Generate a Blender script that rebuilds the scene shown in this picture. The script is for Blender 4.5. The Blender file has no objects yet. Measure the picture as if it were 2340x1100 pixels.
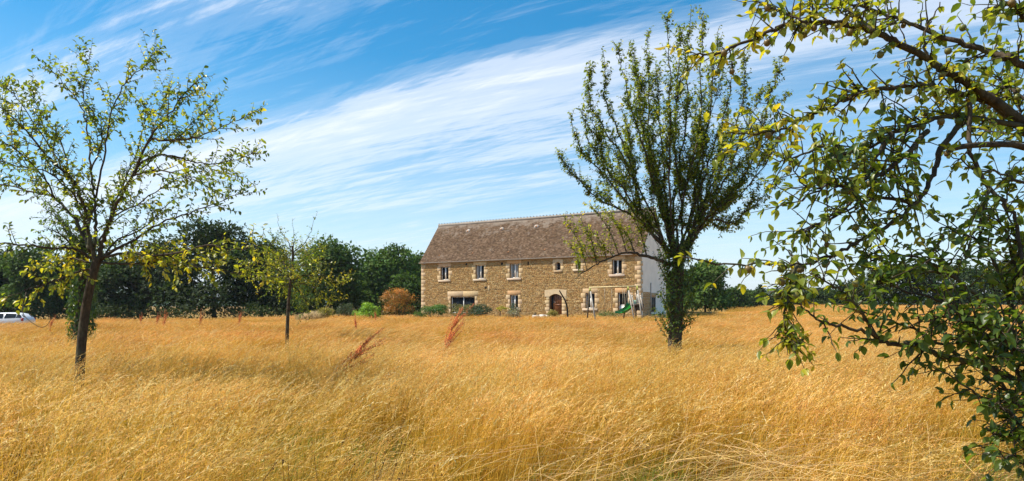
import bpy, math, random
import numpy as np
from mathutils import Vector, Matrix

SC = bpy.context.scene
COL = SC.collection
rng = np.random.default_rng(11)
random.seed(5)

# ------------------------------------------------------------------ camera
F, UC, V0, H = 1560.0, 1170.0, 697.0, 1.6
cam = bpy.data.cameras.new("camera")
cam.sensor_width = 36.0
cam.lens = 24.0
cam.shift_y = (V0 - 550.0) / 2340.0
cam.clip_start = 0.05
cam.clip_end = 6000.0
camo = bpy.data.objects.new("camera", cam)
camo.location = (0, 0, H)
camo.rotation_euler = (math.pi / 2, 0, 0)
COL.objects.link(camo)
SC.camera = camo

# ------------------------------------------------------------------ sky and sun
SUN_EL = math.radians(55)
SUN_AZ = math.radians(-93)            # clockwise from +Y
to_sun = Vector((math.sin(SUN_AZ) * math.cos(SUN_EL), math.cos(SUN_AZ) * math.cos(SUN_EL), math.sin(SUN_EL)))
sl = bpy.data.lights.new("sun", 'SUN')
sl.energy = 5.0
sl.angle = math.radians(0.53)
sl.color = (1.0, 0.92, 0.80)
so = bpy.data.objects.new("sun", sl)
so.rotation_euler = (-to_sun).to_track_quat('-Z', 'Y').to_euler()
so.location = (-30, 10, 40)
COL.objects.link(so)

SC.view_settings.view_transform = 'Standard'
SC.view_settings.look = 'None'
SC.view_settings.exposure = 0.60
SC.view_settings.gamma = 1.0
SC.view_settings.use_curve_mapping = False

W = bpy.data.worlds.new("World")
SC.world = W
W.use_nodes = True
wt = W.node_tree
wt.nodes.clear()


def N(t, typ, **kw):
    n = t.nodes.new(typ)
    for k, v in kw.items():
        setattr(n, k, v)
    return n


def setin(n, **kw):
    for k, v in kw.items():
        n.inputs[k.replace('_', ' ')].default_value = v


def math_node(t, op, a, b=None, clamp=False):
    n = N(t, 'ShaderNodeMath', operation=op, use_clamp=clamp)
    for i, x in enumerate((a, b)):
        if x is None:
            continue
        if isinstance(x, (int, float)):
            n.inputs[i].default_value = x
        else:
            t.links.new(x, n.inputs[i])
    return n.outputs[0]


def ramp(t, fac, stops, interp='LINEAR'):
    r = N(t, 'ShaderNodeValToRGB')
    r.color_ramp.interpolation = interp
    els = r.color_ramp.elements
    while len(els) < len(stops):
        els.new(0.5)
    for e, (p, c) in zip(els, stops):
        e.position = p
        e.color = (c, c, c, 1) if isinstance(c, (int, float)) else (*c, 1)
    t.links.new(fac, r.inputs[0])
    return r.outputs[0]


def build_world():
    t = wt
    L = t.links.new
    out = N(t, 'ShaderNodeOutputWorld')
    bg = N(t, 'ShaderNodeBackground')
    bg.inputs[1].default_value = 0.115
    sky = N(t, 'ShaderNodeTexSky', sky_type='NISHITA', sun_disc=False)
    sky.sun_elevation = SUN_EL
    sky.sun_rotation = SUN_AZ % (2 * math.pi)
    sky.altitude = 100
    sky.air_density = 1.0
    sky.dust_density = 0.6
    sky.ozone_density = 2.2
    hs = N(t, 'ShaderNodeHueSaturation')
    setin(hs, Hue=0.487, Saturation=1.52, Value=0.97)
    L(sky.outputs[0], hs.inputs['Color'])
    tc = N(t, 'ShaderNodeTexCoord')
    sep = N(t, 'ShaderNodeSeparateXYZ')
    L(tc.outputs['Generated'], sep.inputs[0])
    X, Y, Z = sep.outputs
    z = math_node(t, 'ADD', math_node(t, 'MAXIMUM', Z, 0.0), 0.12)
    px = math_node(t, 'DIVIDE', X, z)
    py = math_node(t, 'DIVIDE', Y, z)
    # a runs along the streaks of the high cloud, b across them
    a = math_node(t, 'ADD', math_node(t, 'MULTIPLY', px, -0.9), math_node(t, 'MULTIPLY', py, 0.44))
    b = math_node(t, 'ADD', math_node(t, 'MULTIPLY', px, 0.44), math_node(t, 'MULTIPLY', py, 0.9))

    def cloud_noise(sa, sb, scale, detail, rough, dist, off):
        c = N(t, 'ShaderNodeCombineXYZ')
        L(math_node(t, 'MULTIPLY', a, sa), c.inputs[0])
        L(math_node(t, 'MULTIPLY', b, sb), c.inputs[1])
        c.inputs[2].default_value = off
        n = N(t, 'ShaderNodeTexNoise')
        setin(n, Scale=scale, Detail=detail, Roughness=rough, Distortion=dist)
        L(c.outputs[0], n.inputs['Vector'])
        return n.outputs['Fac']
    low = cloud_noise(1.0, 1.0, 0.9, 2.0, 0.5, 0.3, 4.7)
    bb = math_node(t, 'ADD', b, math_node(t, 'MULTIPLY', math_node(t, 'SUBTRACT', low, 0.5), 0.30))
    band = ramp(t, math_node(t, 'DIVIDE', bb, 5.0), [
        (0.0, 0.25), (0.20, 0.12), (0.246, 0.56), (0.270, 0.26), (0.30, 0.08), (0.345, 0.10), (0.37, 0.48), (0.40, 0.90),
        (0.44, 0.70), (0.48, 0.48), (0.51, 0.62), (0.55, 0.34), (0.60, 0.50), (0.66, 0.26), (0.75, 0.40), (0.90, 0.35)])
    fib = cloud_noise(0.42, 2.6, 2.3, 10.0, 0.68, 0.9, 0.0)
    fib2 = cloud_noise(0.22, 5.5, 2.0, 10.0, 0.70, 1.6, 9.0)
    puff = cloud_noise(0.8, 1.2, 2.0, 8.0, 0.6, 0.6, 2.0)
    # a second set of filaments crossing at a slight angle
    a2 = math_node(t, 'ADD', math_node(t, 'MULTIPLY', a, 0.95), math_node(t, 'MULTIPLY', b, 0.31))
    b2 = math_node(t, 'SUBTRACT', math_node(t, 'MULTIPLY', b, 0.95), math_node(t, 'MULTIPLY', a, 0.31))
    cc = N(t, 'ShaderNodeCombineXYZ')
    L(math_node(t, 'MULTIPLY', a2, 0.5), cc.inputs[0])
    L(math_node(t, 'MULTIPLY', b2, 4.2), cc.inputs[1])
    n3 = N(t, 'ShaderNodeTexNoise')
    setin(n3, Scale=2.6, Detail=10.0, Roughness=0.66, Distortion=1.1)
    L(cc.outputs[0], n3.inputs['Vector'])
    puff = math_node(t, 'ADD', math_node(t, 'MULTIPLY', puff, 0.35), math_node(t, 'MULTIPLY', n3.outputs['Fac'], 0.65))
    f = math_node(t, 'ADD', math_node(t, 'MULTIPLY', fib, 0.45), math_node(t, 'MULTIPLY', fib2, 0.30))
    f = math_node(t, 'ADD', f, math_node(t, 'MULTIPLY', puff, 0.40))
    s = math_node(t, 'ADD', math_node(t, 'MULTIPLY', math_node(t, 'SUBTRACT', f, 0.56), 2.45), band)
    s = math_node(t, 'SUBTRACT', s, 0.10)
    s = math_node(t, 'MULTIPLY', s, ramp(t, a, [(0.0, 0.62), (0.35, 0.72), (0.85, 1.0)]))
    dens = ramp(t, s, [(0.0, 0.03), (0.25, 0.16), (0.6, 0.62), (1.0, 0.92)], 'EASE')
    mix = N(t, 'ShaderNodeMix', data_type='RGBA')
    L(dens, mix.inputs['Factor'])
    L(hs.outputs[0], mix.inputs['A'])
    mix.inputs['B'].default_value = (5.9, 6.2, 6.8, 1)
    # thin milky air low down
    lowair = ramp(t, Z, [(0.0, 0.68), (0.08, 0.46), (0.2, 0.18), (0.34, 0.0)])
    mix2 = N(t, 'ShaderNodeMix', data_type='RGBA')
    L(lowair, mix2.inputs['Factor'])
    L(mix.outputs['Result'], mix2.inputs['A'])
    mix2.inputs['B'].default_value = (4.7, 5.6, 6.5, 1)
    L(mix2.outputs['Result'], bg.inputs[0])
    L(bg.outputs[0], out.inputs[0])


build_world()

# ------------------------------------------------------------------ helpers


def tag(o, label=None, cat=None, group=None, kind=None):
    if label:
        o['label'] = label
    if cat:
        o['category'] = cat
    if group:
        o['group'] = group
    if kind:
        o['kind'] = kind
    return o


def empty(name, loc=(0, 0, 0), rz=0.0, **kw):
    o = bpy.data.objects.new(name, None)
    o.empty_display_size = 0.2
    o.location = loc
    o.rotation_euler = (0, 0, rz)
    COL.objects.link(o)
    return tag(o, **kw)


def mesh_np(name, V, faces, mats=(), cols=None, midx=None, smooth=False):
    """V (n,3); faces: list of integer arrays (m,k) with k = 3 or 4 (or any); cols (n,3) per vertex base colour."""
    V = np.asarray(V, dtype=np.float32)
    faces = [np.asarray(f, dtype=np.int32) for f in faces if len(f)]
    me = bpy.data.meshes.new(name)
    nl = sum(f.size for f in faces)
    nf = sum(len(f) for f in faces)
    me.vertices.add(len(V))
    me.vertices.foreach_set('co', V.ravel())
    me.loops.add(nl)
    me.polygons.add(nf)
    me.loops.foreach_set('vertex_index', np.concatenate([f.ravel() for f in faces]) if faces else [])
    starts, tot, k = [], [], 0
    for f in faces:
        n, s = f.shape
        starts.append(np.arange(n) * s + k)
        tot.append(np.full(n, s))
        k += n * s
    if faces:
        me.polygons.foreach_set('loop_start', np.concatenate(starts).astype(np.int32))
        me.polygons.foreach_set('loop_total', np.concatenate(tot).astype(np.int32))
        if midx is not None:
            me.polygons.foreach_set('material_index', np.asarray(midx, dtype=np.int32))
        if smooth:
            me.polygons.foreach_set('use_smooth', np.ones(nf, dtype=bool))
    for m in mats:
        me.materials.append(m)
    if cols is not None:
        at = me.attributes.new('col', 'FLOAT_COLOR', 'POINT')
        c4 = np.ones((len(V), 4), dtype=np.float32)
        c4[:, :3] = cols
        at.data.foreach_set('color', c4.ravel())
    me.update()
    me.validate()
    return me


def link(name, me, parent=None, loc=None, **kw):
    o = bpy.data.objects.new(name, me)
    COL.objects.link(o)
    if parent is not None:
        o.parent = parent
    if loc is not None:
        o.location = loc
    return tag(o, **kw)


class MB:
    """collects boxes, tubes and polygons of one mesh"""

    def __init__(self):
        self.V, self.F, self.C, self.n = [], {}, [], 0

    def add(self, V, faces, col=None):
        V = np.asarray(V, dtype=float).reshape(-1, 3)
        for f in faces:
            f = np.asarray(f, dtype=int)
            if f.ndim == 1:
                f = f[None]
            self.F.setdefault(f.shape[1], []).append(f + self.n)
        self.V.append(V)
        self.C.append(np.tile(np.asarray(col if col is not None else (1, 1, 1), dtype=float), (len(V), 1)) if np.ndim(col) < 2 else np.asarray(col))
        self.n += len(V)

    def box(self, x0, x1, y0, y1, z0, z1, col=None, jit=0.0, bev=0.0):
        if bev > 0:
            b = min(bev, abs(x1 - x0) * .3, abs(z1 - z0) * .3, abs(y1 - y0) * .45)
            ring = lambda y, i: [(x0 + i, y, z0 + i), (x1 - i, y, z0 + i), (x1 - i, y, z1 - i), (x0 + i, y, z1 - i)]
            v = np.array(ring(y0, b) + ring(y0 + b, 0) + ring(y1, 0), dtype=float)
            fs = [(0, 1, 2, 3)]
            for r in (0, 4):
                for k in range(4):
                    fs.append((r + 4 + k, r + 4 + (k + 1) % 4, r + (k + 1) % 4, r + k))
            fs.append((11, 10, 9, 8))
        else:
            v = np.array([(x0, y0, z0), (x1, y0, z0), (x1, y1, z0), (x0, y1, z0), (x0, y0, z1), (x1, y0, z1), (x1, y1, z1), (x0, y1, z1)], dtype=float)
            fs = [(3, 2, 1, 0), (4, 5, 6, 7), (0, 1, 5, 4), (1, 2, 6, 5), (2, 3, 7, 6), (3, 0, 4, 7)]
        if jit:
            v += rng.uniform(-jit, jit, v.shape)
        self.add(v, [np.array(fs)], col)

    def tube(self, pts, radii, k=6, col=None, cap=True):
        pts = np.asarray(pts, dtype=float)
        n = len(pts)
        radii = np.broadcast_to(np.asarray(radii, dtype=float), (n,))
        T = np.gradient(pts, axis=0)
        T /= np.linalg.norm(T, axis=1, keepdims=True) + 1e-9
        ref = np.array((0.31, 0.93, 0.17)) if abs(T[0] @ np.array((0.31, 0.93, 0.17))) < .9 else np.array((1., 0, 0))
        A = np.cross(T, ref)
        A /= np.linalg.norm(A, axis=1, keepdims=True) + 1e-9
        B = np.cross(T, A)
        ang = np.arange(k) * 2 * math.pi / k
        V = pts[:, None] + radii[:, None, None] * (np.cos(ang)[None, :, None] * A[:, None] + np.sin(ang)[None, :, None] * B[:, None])
        i = np.arange(n - 1)[:, None] * k
        j = np.arange(k)[None]
        j2 = (j + 1) % k
        q = np.stack([i + j, i + j2, i + k + j2, i + k + j], -1).reshape(-1, 4)
        fs = [q]
        if cap:
            fs.append(np.arange(k)[::-1][None])
            fs.append((np.arange(k) + (n - 1) * k)[None])
        c = col
        if col is not None and np.ndim(col) == 2:
            c = np.repeat(col, k, axis=0)
        self.add(V.reshape(-1, 3), fs, c)

    def quad(self, a, b, c, d, col=None):
        self.add([a, b, c, d], [(0, 1, 2, 3)], col)

    def mesh(self, name, mats, smooth=False, cols=False):
        V = np.concatenate(self.V)
        fs = [np.concatenate(v) for v in self.F.values()]
        return mesh_np(name, V, fs, mats if isinstance(mats, (list, tuple)) else [mats], np.concatenate(self.C) if cols else None, smooth=smooth)

    def build(self, name, mat, parent=None, smooth=False, cols=False, **kw):
        return link(name, self.mesh(name, mat, smooth, cols), parent, **kw)


def catmull(P, per=6):
    P = np.asarray(P, dtype=float)
    if len(P) < 3:
        t = np.linspace(0, 1, per + 1)[:, None]
        return P[0] * (1 - t) + P[-1] * t
    Q = np.vstack([2 * P[0] - P[1], P, 2 * P[-1] - P[-2]])
    out = []
    for i in range(len(P) - 1):
        p0, p1, p2, p3 = Q[i:i + 4]
        t = np.linspace(0, 1, per, endpoint=False)[:, None]
        out.append(.5 * ((2 * p1) + (-p0 + p2) * t + (2 * p0 - 5 * p1 + 4 * p2 - p3) * t ** 2 + (-p0 + 3 * p1 - 3 * p2 + p3) * t ** 3))
    out.append(P[-1:])
    return np.vstack(out)


def at(u, v, Y):
    return np.array(((u - UC) / F * Y, Y, H + (V0 - v) / F * Y))


def sstep(a, b, x):
    t = np.clip((np.asarray(x, dtype=float) - a) / (b - a), 0, 1)
    return t * t * (3 - 2 * t)


def ground_z(x, y):
    x = np.asarray(x, dtype=float)
    y = np.asarray(y, dtype=float)
    z = 0.95 * sstep(-12, 34, x) * sstep(22, 105, y)
    z = z - 0.55 * (1 - sstep(-42, -8, x)) * sstep(15, 60, y)
    z = z + 0.05 * np.sin(x * .35 + 1.3) * np.cos(y * .23) * (1 - sstep(60, 140, y))
    return z


def unit(v):
    v = np.asarray(v, dtype=float)
    return v / (np.linalg.norm(v, axis=-1, keepdims=True) + 1e-9)


# ------------------------------------------------------------------ materials
def mat(name, rough=0.8, spec=0.3, metal=0.0):
    m = bpy.data.materials.new(name)
    m.use_nodes = True
    b = m.node_tree.nodes['Principled BSDF']
    b.inputs['Roughness'].default_value = rough
    b.inputs['Specular IOR Level'].default_value = spec
    b.inputs['Metallic'].default_value = metal
    return m, m.node_tree, b


def noise(t, scale, detail=4.0, rough=0.55, coord='Object', stretch=(1, 1, 1), dist=0.0):
    tc = N(t, 'ShaderNodeTexCoord')
    mp = N(t, 'ShaderNodeMapping')
    mp.inputs['Scale'].default_value = stretch
    if coord == 'World':
        g = N(t, 'ShaderNodeNewGeometry')
        t.links.new(g.outputs['Position'], mp.inputs[0])
    else:
        t.links.new(tc.outputs[coord], mp.inputs[0])
    n = N(t, 'ShaderNodeTexNoise')
    setin(n, Scale=scale, Detail=detail, Roughness=rough, Distortion=dist)
    t.links.new(mp.outputs[0], n.inputs['Vector'])
    return n.outputs['Fac']


def mixc(t, fac, a, b, blend='MIX'):
    m = N(t, 'ShaderNodeMix', data_type='RGBA', blend_type=blend)
    for sock, x in (('Factor', fac), ('A', a), ('B', b)):
        if isinstance(x, (int, float)):
            m.inputs[sock].default_value = x
        elif isinstance(x, tuple):
            m.inputs[sock].default_value = (*x, 1)
        else:
            t.links.new(x, m.inputs[sock])
    return m.outputs['Result']


def bump(t, b, h, strength, dist=0.02):
    n = N(t, 'ShaderNodeBump')
    n.inputs['Strength'].default_value = strength
    n.inputs['Distance'].default_value = dist
    t.links.new(h, n.inputs['Height'])
    t.links.new(n.outputs[0], b.inputs['Normal'])


def plain(name, c, rough=0.7, spec=0.3, metal=0.0, var=0.25, scale=6.0, bmp=0.0):
    m, t, b = mat(name, rough, spec, metal)
    f = noise(t, scale)
    lo = tuple(x * (1 - var) for x in c)
    hi = tuple(min(1, x * (1 + var)) for x in c)
    t.links.new(ramp(t, f, [(0.3, lo), (0.7, hi)]), b.inputs['Base Color'])
    if bmp:
        bump(t, b, f, bmp)
    return m


def attr_col(t):
    a = N(t, 'ShaderNodeAttribute', attribute_name='col')
    return a.outputs['Color']


def foliage_mat(name, rough=0.5, spec=0.35, trans=0.42, tcol=(1.9, 1.75, 0.7)):
    m, t, b = mat(name, rough, spec)
    c = attr_col(t)
    t.links.new(c, b.inputs['Base Color'])
    tr = N(t, 'ShaderNodeBsdfTranslucent')
    t.links.new(mixc(t, 1.0, c, tcol, 'MULTIPLY'), tr.inputs[0])
    mx = N(t, 'ShaderNodeMixShader')
    mx.inputs[0].default_value = trans
    t.links.new(b.outputs[0], mx.inputs[1])
    t.links.new(tr.outputs[0], mx.inputs[2])
    t.links.new(mx.outputs[0], t.nodes['Material Output'].inputs[0])
    return m


def attr_mat(name, rough=0.85, spec=0.2, var=0.3, scale=8.0, bmp=0.0):
    m, t, b = mat(name, rough, spec)
    f = noise(t, scale, 6.0)
    g = ramp(t, f, [(0.25, 1 - var), (0.75, 1 + var)])
    t.links.new(mixc(t, 1.0, attr_col(t), g, 'MULTIPLY'), b.inputs['Base Color'])
    if bmp:
        bump(t, b, f, bmp)
    return m


def grass_mat(name):
    m, t, b = mat(name, 0.55, 0.25)
    c = attr_col(t)
    f = noise(t, 0.16, 4.0, 0.6, 'World', (1, 1, 0.05))
    f2 = noise(t, 1.1, 3.0, 0.6, 'World', (1, 1, 0.15))
    tint = mixc(t, ramp(t, f, [(0.28, 0.0), (0.72, 1.0)]), (0.72, 0.75, 0.56), (1.17, 1.11, 1.06))
    c = mixc(t, 1.0, c, tint, 'MULTIPLY')
    g = ramp(t, f2, [(0.3, (0.86, 0.91, 0.80)), (0.7, (1.12, 1.10, 1.16))])
    c = mixc(t, 1.0, c, g, 'MULTIPLY')
    t.links.new(c, b.inputs['Base Color'])
    tr = N(t, 'ShaderNodeBsdfTranslucent')
    t.links.new(c, tr.inputs[0])
    mx = N(t, 'ShaderNodeMixShader')
    mx.inputs[0].default_value = 0.44
    t.links.new(b.outputs[0], mx.inputs[1])
    t.links.new(tr.outputs[0], mx.inputs[2])
    t.links.new(mx.outputs[0], t.nodes['Material Output'].inputs[0])
    return m


def bark_mat(name, a, b_, scale=22.0):
    m, t, b = mat(name, 0.9, 0.15)
    f = noise(t, scale, 6.0, 0.65, 'Object', (1, 1, 0.35), 0.6)
    f2 = noise(t, 3.5, 3.0, 0.5)
    c = ramp(t, f, [(0.3, a), (0.7, b_)])
    lich = ramp(t, f2, [(0.52, 0.0), (0.66, 0.5)])
    c = mixc(t, lich, c, (0.13, 0.135, 0.075))
    t.links.new(c, b.inputs['Base Color'])
    bump(t, b, f, 0.8, 0.02)
    return m


M_grass = grass_mat("dry_grass")
M_bark = bark_mat("apple_bark", (0.025, 0.019, 0.013), (0.10, 0.075, 0.05))
M_bark_smooth = bark_mat("young_bark", (0.030, 0.022, 0.015), (0.105, 0.078, 0.05), 34.0)
M_leaf = foliage_mat("apple_leaf", 0.36, 0.5, 0.5)
M_leaf_far = foliage_mat("tree_leaf", 0.65, 0.12, 0.28, (1.5, 1.6, 0.7))
M_shrub = foliage_mat("shrub_leaf", 0.5, 0.35, 0.3, (1.5, 1.5, 0.8))
M_fruit = attr_mat("apple_skin", 0.4, 0.4, 0.3, 30.0)

# ------------------------------------------------------------------ ground, hills


def build_ground():
    xs = np.unique(np.concatenate([np.linspace(-60, 70, 131), np.linspace(-300, -60, 25), np.linspace(70, 300, 25), np.linspace(-2600, -300, 12), np.linspace(300, 2600, 12)]))
    ys = np.unique(np.concatenate([np.linspace(-8, 120, 129), np.linspace(120, 400, 29), np.linspace(400, 3000, 14), np.linspace(-300, -8, 10)]))
    X, Y = np.meshgrid(xs, ys)
    Z = ground_z(X, Y)
    nx, ny = len(xs), len(ys)
    i = np.arange(ny - 1)[:, None] * nx + np.arange(nx - 1)[None]
    q = np.stack([i, i + 1, i + nx + 1, i + nx], -1).reshape(-1, 4)
    m, t, b = mat("dry_thatch_soil", 0.95, 0.1)
    f = noise(t, 0.5, 6, 0.6, 'World')
    f2 = noise(t, 14.0, 6, 0.7, 'World')
    c = ramp(t, f, [(0.3, (0.22, 0.14, 0.035)), (0.55, (0.33, 0.20, 0.05)), (0.75, (0.20, 0.17, 0.04))])
    c = mixc(t, 0.7, c, ramp(t, f2, [(0.3, 0.35), (0.7, 1.0)]), 'MULTIPLY')
    t.links.new(c, b.inputs['Base Color'])
    bump(t, b, f2, 0.6, 0.03)
    me = mesh_np("ground", np.stack([X, Y, Z], -1).reshape(-1, 3), [q], [m], smooth=True)
    link("ground", me, kind='structure')


build_ground()


def build_hills():
    n = 420
    xs = np.linspace(-900, 1300, n)
    prof = 24 + 7 * np.sin(xs / 170 + .6) + 4 * np.sin(xs / 61) + rng.uniform(-2.2, 2.2, n) + 5 * np.sin(xs / 23) * .25
    V, rows = [], 5
    for r in range(rows):
        s = r / (rows - 1)
        V.append(np.stack([xs + rng.uniform(-1.5, 1.5, n), np.full(n, 980 + 130 * s) + 20 * np.sin(xs / 90), np.maximum(-1, prof * math.sin(s * math.pi / 2))], -1))
    for r in range(2):
        V.append(np.stack([xs, np.full(n, 1200 + 120 * r) + 20 * np.sin(xs / 90), prof * (.7 - .75 * r)], -1))
    V = np.concatenate(V)
    i = np.arange(rows + 1)[:, None] * n + np.arange(n - 1)[None]
    q = np.stack([i, i + 1, i + n + 1, i + n], -1).reshape(-1, 4)
    m, t, b = mat("far_wood", 0.95, 0.05)
    f = noise(t, 0.09, 5, 0.6, 'World')
    t.links.new(ramp(t, f, [(0.35, (0.035, 0.06, 0.03)), (0.65, (0.07, 0.105, 0.045))]), b.inputs['Base Color'])
    link("hills", mesh_np("hills", V, [q], [m], smooth=False), kind='structure')


build_hills()

# ------------------------------------------------------------------ farmhouse
A0 = np.array((-9.73, 73.3))
B0 = np.array((11.30, 60.0))
LEN = float(np.linalg.norm(B0 - A0))
DX = (B0 - A0) / LEN
NIN = np.array((-DX[1], DX[0]))
DEPTH = 6.5
EAVE = 6.25
RIDGE = 10.45
HOUSE_RZ = math.atan2(DX[1], DX[0])


def fac(u, v):
    """point of the front wall seen at a pixel: metres along the wall, height"""
    k = (u - UC) / F
    t = (k * A0[1] - A0[0]) / (DX[0] - k * DX[1])
    y = A0[1] + DX[1] * t
    return t, H + (V0 - v) / F * y


def build_house():
    house = empty("stone_farmhouse", (A0[0], A0[1], 0), HOUSE_RZ, label="long two storey ochre stone farmhouse with brown tiled roof and white gable", cat="house")
    m_mortar = plain("lime_mortar", (0.33, 0.215, 0.095), 0.95, 0.1, var=0.2, scale=9)
    m_stone = attr_mat("rubble_stone", 0.92, 0.15, 0.35, 14.0, 0.5)
    m_dress = attr_mat("dressed_limestone", 0.85, 0.2, 0.14, 5.0, 0.15)
    m_render = plain("white_render", (0.85, 0.82, 0.74), 0.9, 0.2, var=0.07, scale=1.2, bmp=0.1)
    m_white = plain("white_window_paint", (0.82, 0.80, 0.74), 0.35, 0.4, var=0.03)
    m_glass, t, b = mat("window_glass", 0.15, 0.12)
    b.inputs['Base Color'].default_value = (0.012, 0.014, 0.016, 1)
    m_curtain = plain("net_curtain", (0.30, 0.31, 0.30), 0.9, 0.1, var=0.15, scale=20)
    m_wood = plain("oak_door", (0.17, 0.065, 0.025), 0.5, 0.35, var=0.3, scale=9)
    m_dark = plain("dark_void", (0.02, 0.018, 0.015), 0.9, 0.1)
    m_zinc = plain("zinc_gutter", (0.42, 0.38, 0.33), 0.5, 0.5, 0.3, var=0.12)
    m_greywood = plain("weathered_wood", (0.22, 0.19, 0.15), 0.85, 0.2, var=0.25)

    # openings measured on the wall: (x0, x1, z0, z1, kind)
    ops = []

    def opening(u0, v0, u1, v1, kind):
        um = (u0 + u1) / 2
        a, _ = fac(u0, v0)
        c, _ = fac(u1, v0)
        zt = fac(um, v0)[1]
        zb = fac(um, v1)[1]
        ops.append([a, c, zb, zt, kind])
    opening(1007, 609.5, 1025, 640, 'window')
    opening(1087, 606, 1106, 637.5, 'window')
    opening(1165, 602.5, 1185.5, 635.5, 'window')
    opening(1269.5, 599, 1281, 618, 'tiny_arch')
    opening(1316, 596, 1327, 615, 'tiny')
    opening(1399, 593, 1421, 627, 'window')
    opening(1030, 677.5, 1085, 716, 'bay')
    opening(1165.5, 674, 1184, 705, 'window')
    opening(1255.5, 672, 1284, 719, 'door')
    opening(1338, 670, 1359, 705, 'window')
    opening(1412, 669, 1435, 716, 'half_door')
    ZB = -0.5

    # ---- wall body: sheet with holes, and reveals
    def wall_sheet():
        xs = sorted({0.0, LEN} | {o[0] for o in ops} | {o[1] for o in ops})
        zs = sorted({ZB, EAVE} | {o[2] for o in ops} | {o[3] for o in ops})
        w = MB()
        for i in range(len(xs) - 1):
            for j in range(len(zs) - 1):
                cx, cz = (xs[i] + xs[i + 1]) / 2, (zs[j] + zs[j + 1]) / 2
                if any(o[0] < cx < o[1] and o[2] < cz < o[3] for o in ops):
                    continue
                w.quad((xs[i], 0, zs[j]), (xs[i + 1], 0, zs[j]), (xs[i + 1], 0, zs[j + 1]), (xs[i], 0, zs[j + 1]))
        R = 0.28
        for (a, c, zb, zt, k) in ops:
            w.quad((a, 0, zb), (a, 0, zt), (a, R, zt), (a, R, zb))
            w.quad((c, 0, zb), (c, R, zb), (c, R, zt), (c, 0, zt))
            w.quad((a, 0, zt), (c, 0, zt), (c, R, zt), (a, R, zt))
            w.quad((a, 0, zb), (a, R, zb), (c, R, zb), (c, 0, zb))
        # left gable and back
        w.add([(0, 0, ZB), (0, 0, EAVE), (0, DEPTH / 2, RIDGE - .12), (0, DEPTH, EAVE), (0, DEPTH, ZB)], [(0, 1, 2, 3, 4)])
        w.quad((0, DEPTH, ZB), (0, DEPTH, EAVE), (LEN, DEPTH, EAVE), (LEN, DEPTH, ZB))
        w.build("wall", m_mortar, house)
    wall_sheet()
    g = MB()
    g.add([(LEN, 0, ZB), (LEN, DEPTH, ZB), (LEN, DEPTH, EAVE), (LEN, DEPTH / 2, RIDGE - .12), (LEN, 0, EAVE)], [(0, 1, 2, 3, 4)])
    go = g.build("gable_wall", m_render, house, label="white rendered gable wall")

    palette = np.array([(0.49, 0.325, 0.14), (0.44, 0.28, 0.115), (0.53, 0.37, 0.17), (0.37, 0.235, 0.10), (0.57, 0.42, 0.22), (0.27, 0.18, 0.085), (0.47, 0.275, 0.115), (0.50, 0.36, 0.19)])
    pw = np.array([5, 5, 4, 3, 2, 1.2, 3, 2.5])
    pw = pw / pw.sum()

    def scol():
        return palette[rng.choice(len(palette), p=pw)] * np.array((.90, .86, .78)) * rng.uniform(0.78, 1.16)

    holes = []      # rects on the wall that rubble leaves free
    def dress(x0, x1, z0, z1, name, proud=0.014, col=None):
        b_ = MB()
        c = np.array(col if col is not None else (0.55, 0.405, 0.235)) * rng.uniform(0.92, 1.06) * np.array((1, rng.uniform(.96, 1.02), rng.uniform(.9, 1.06)))
        gp = 0.005
        b_.box(x0 + gp, x1 - gp, -proud - rng.uniform(0, .008), 0.03, z0 + gp, z1 - gp, c, bev=0.004)
        b_.build(name, m_dress, house, cols=True)
        holes.append((x0, x1, z0, z1))

    # ---- windows, surrounds
    def window(a, c, zb, zt, two=True, curtain=0, bars=False, frame_mat=m_white, fw=0.075, sw=.07):
        y = 0.19
        f = MB()
        f.box(a + .003, a + fw, y, y + .07, zb + .003, zt - .003)
        f.box(c - fw, c - .003, y, y + .07, zb + .003, zt - .003)
        f.box(a + fw, c - fw, y, y + .07, zb + .003, zb + fw)
        f.box(a + fw, c - fw, y, y + .07, zt - fw, zt - .003)
        w = f.build("window", frame_mat, house)
        mid = (a + c) / 2
        spans = [(a + fw, c - fw)]
        if two:
            mm = MB()
            mm.box(mid - sw, mid + sw, y - .012, y + .06, zb + fw, zt - fw)
            mm.build("meeting_stile", frame_mat, w)
            spans = [(a + fw, mid - sw), (mid + sw, c - fw)]
        for i, (s0, s1) in enumerate(spans):
            p = MB()
            p.box(s0, s1, y + .035, y + .045, zb + fw, zt - fw)
            p.build("pane", m_glass, w)
            if bars:
                for q in (1 / 3, 2 / 3):
                    bb = MB()
                    zz = zb + fw + (zt - zb - 2 * fw) * q
                    bb.box(s0, s1, y + .018, y + .034, zz - .014, zz + .014)
                    bb.build("glazing_bar", m_dark, w)
            if curtain & (1 << i):
                cc = MB()
                nn = 7
                xs = np.linspace(s0 + .01, s0 + (s1 - s0) * .62, nn)
                for k in range(nn - 1):
                    yy = y + .030 - .006 * (k % 2)
                    yb = y + .030 - .006 * ((k + 1) % 2)
                    cc.quad((xs[k], yy, zb + fw + .03), (xs[k + 1], yb, zb + fw + .03), (xs[k + 1], yb, zt - fw - .01), (xs[k], yy, zt - fw - .01))
                cc.build("curtain", m_curtain, w)
        return w

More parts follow.
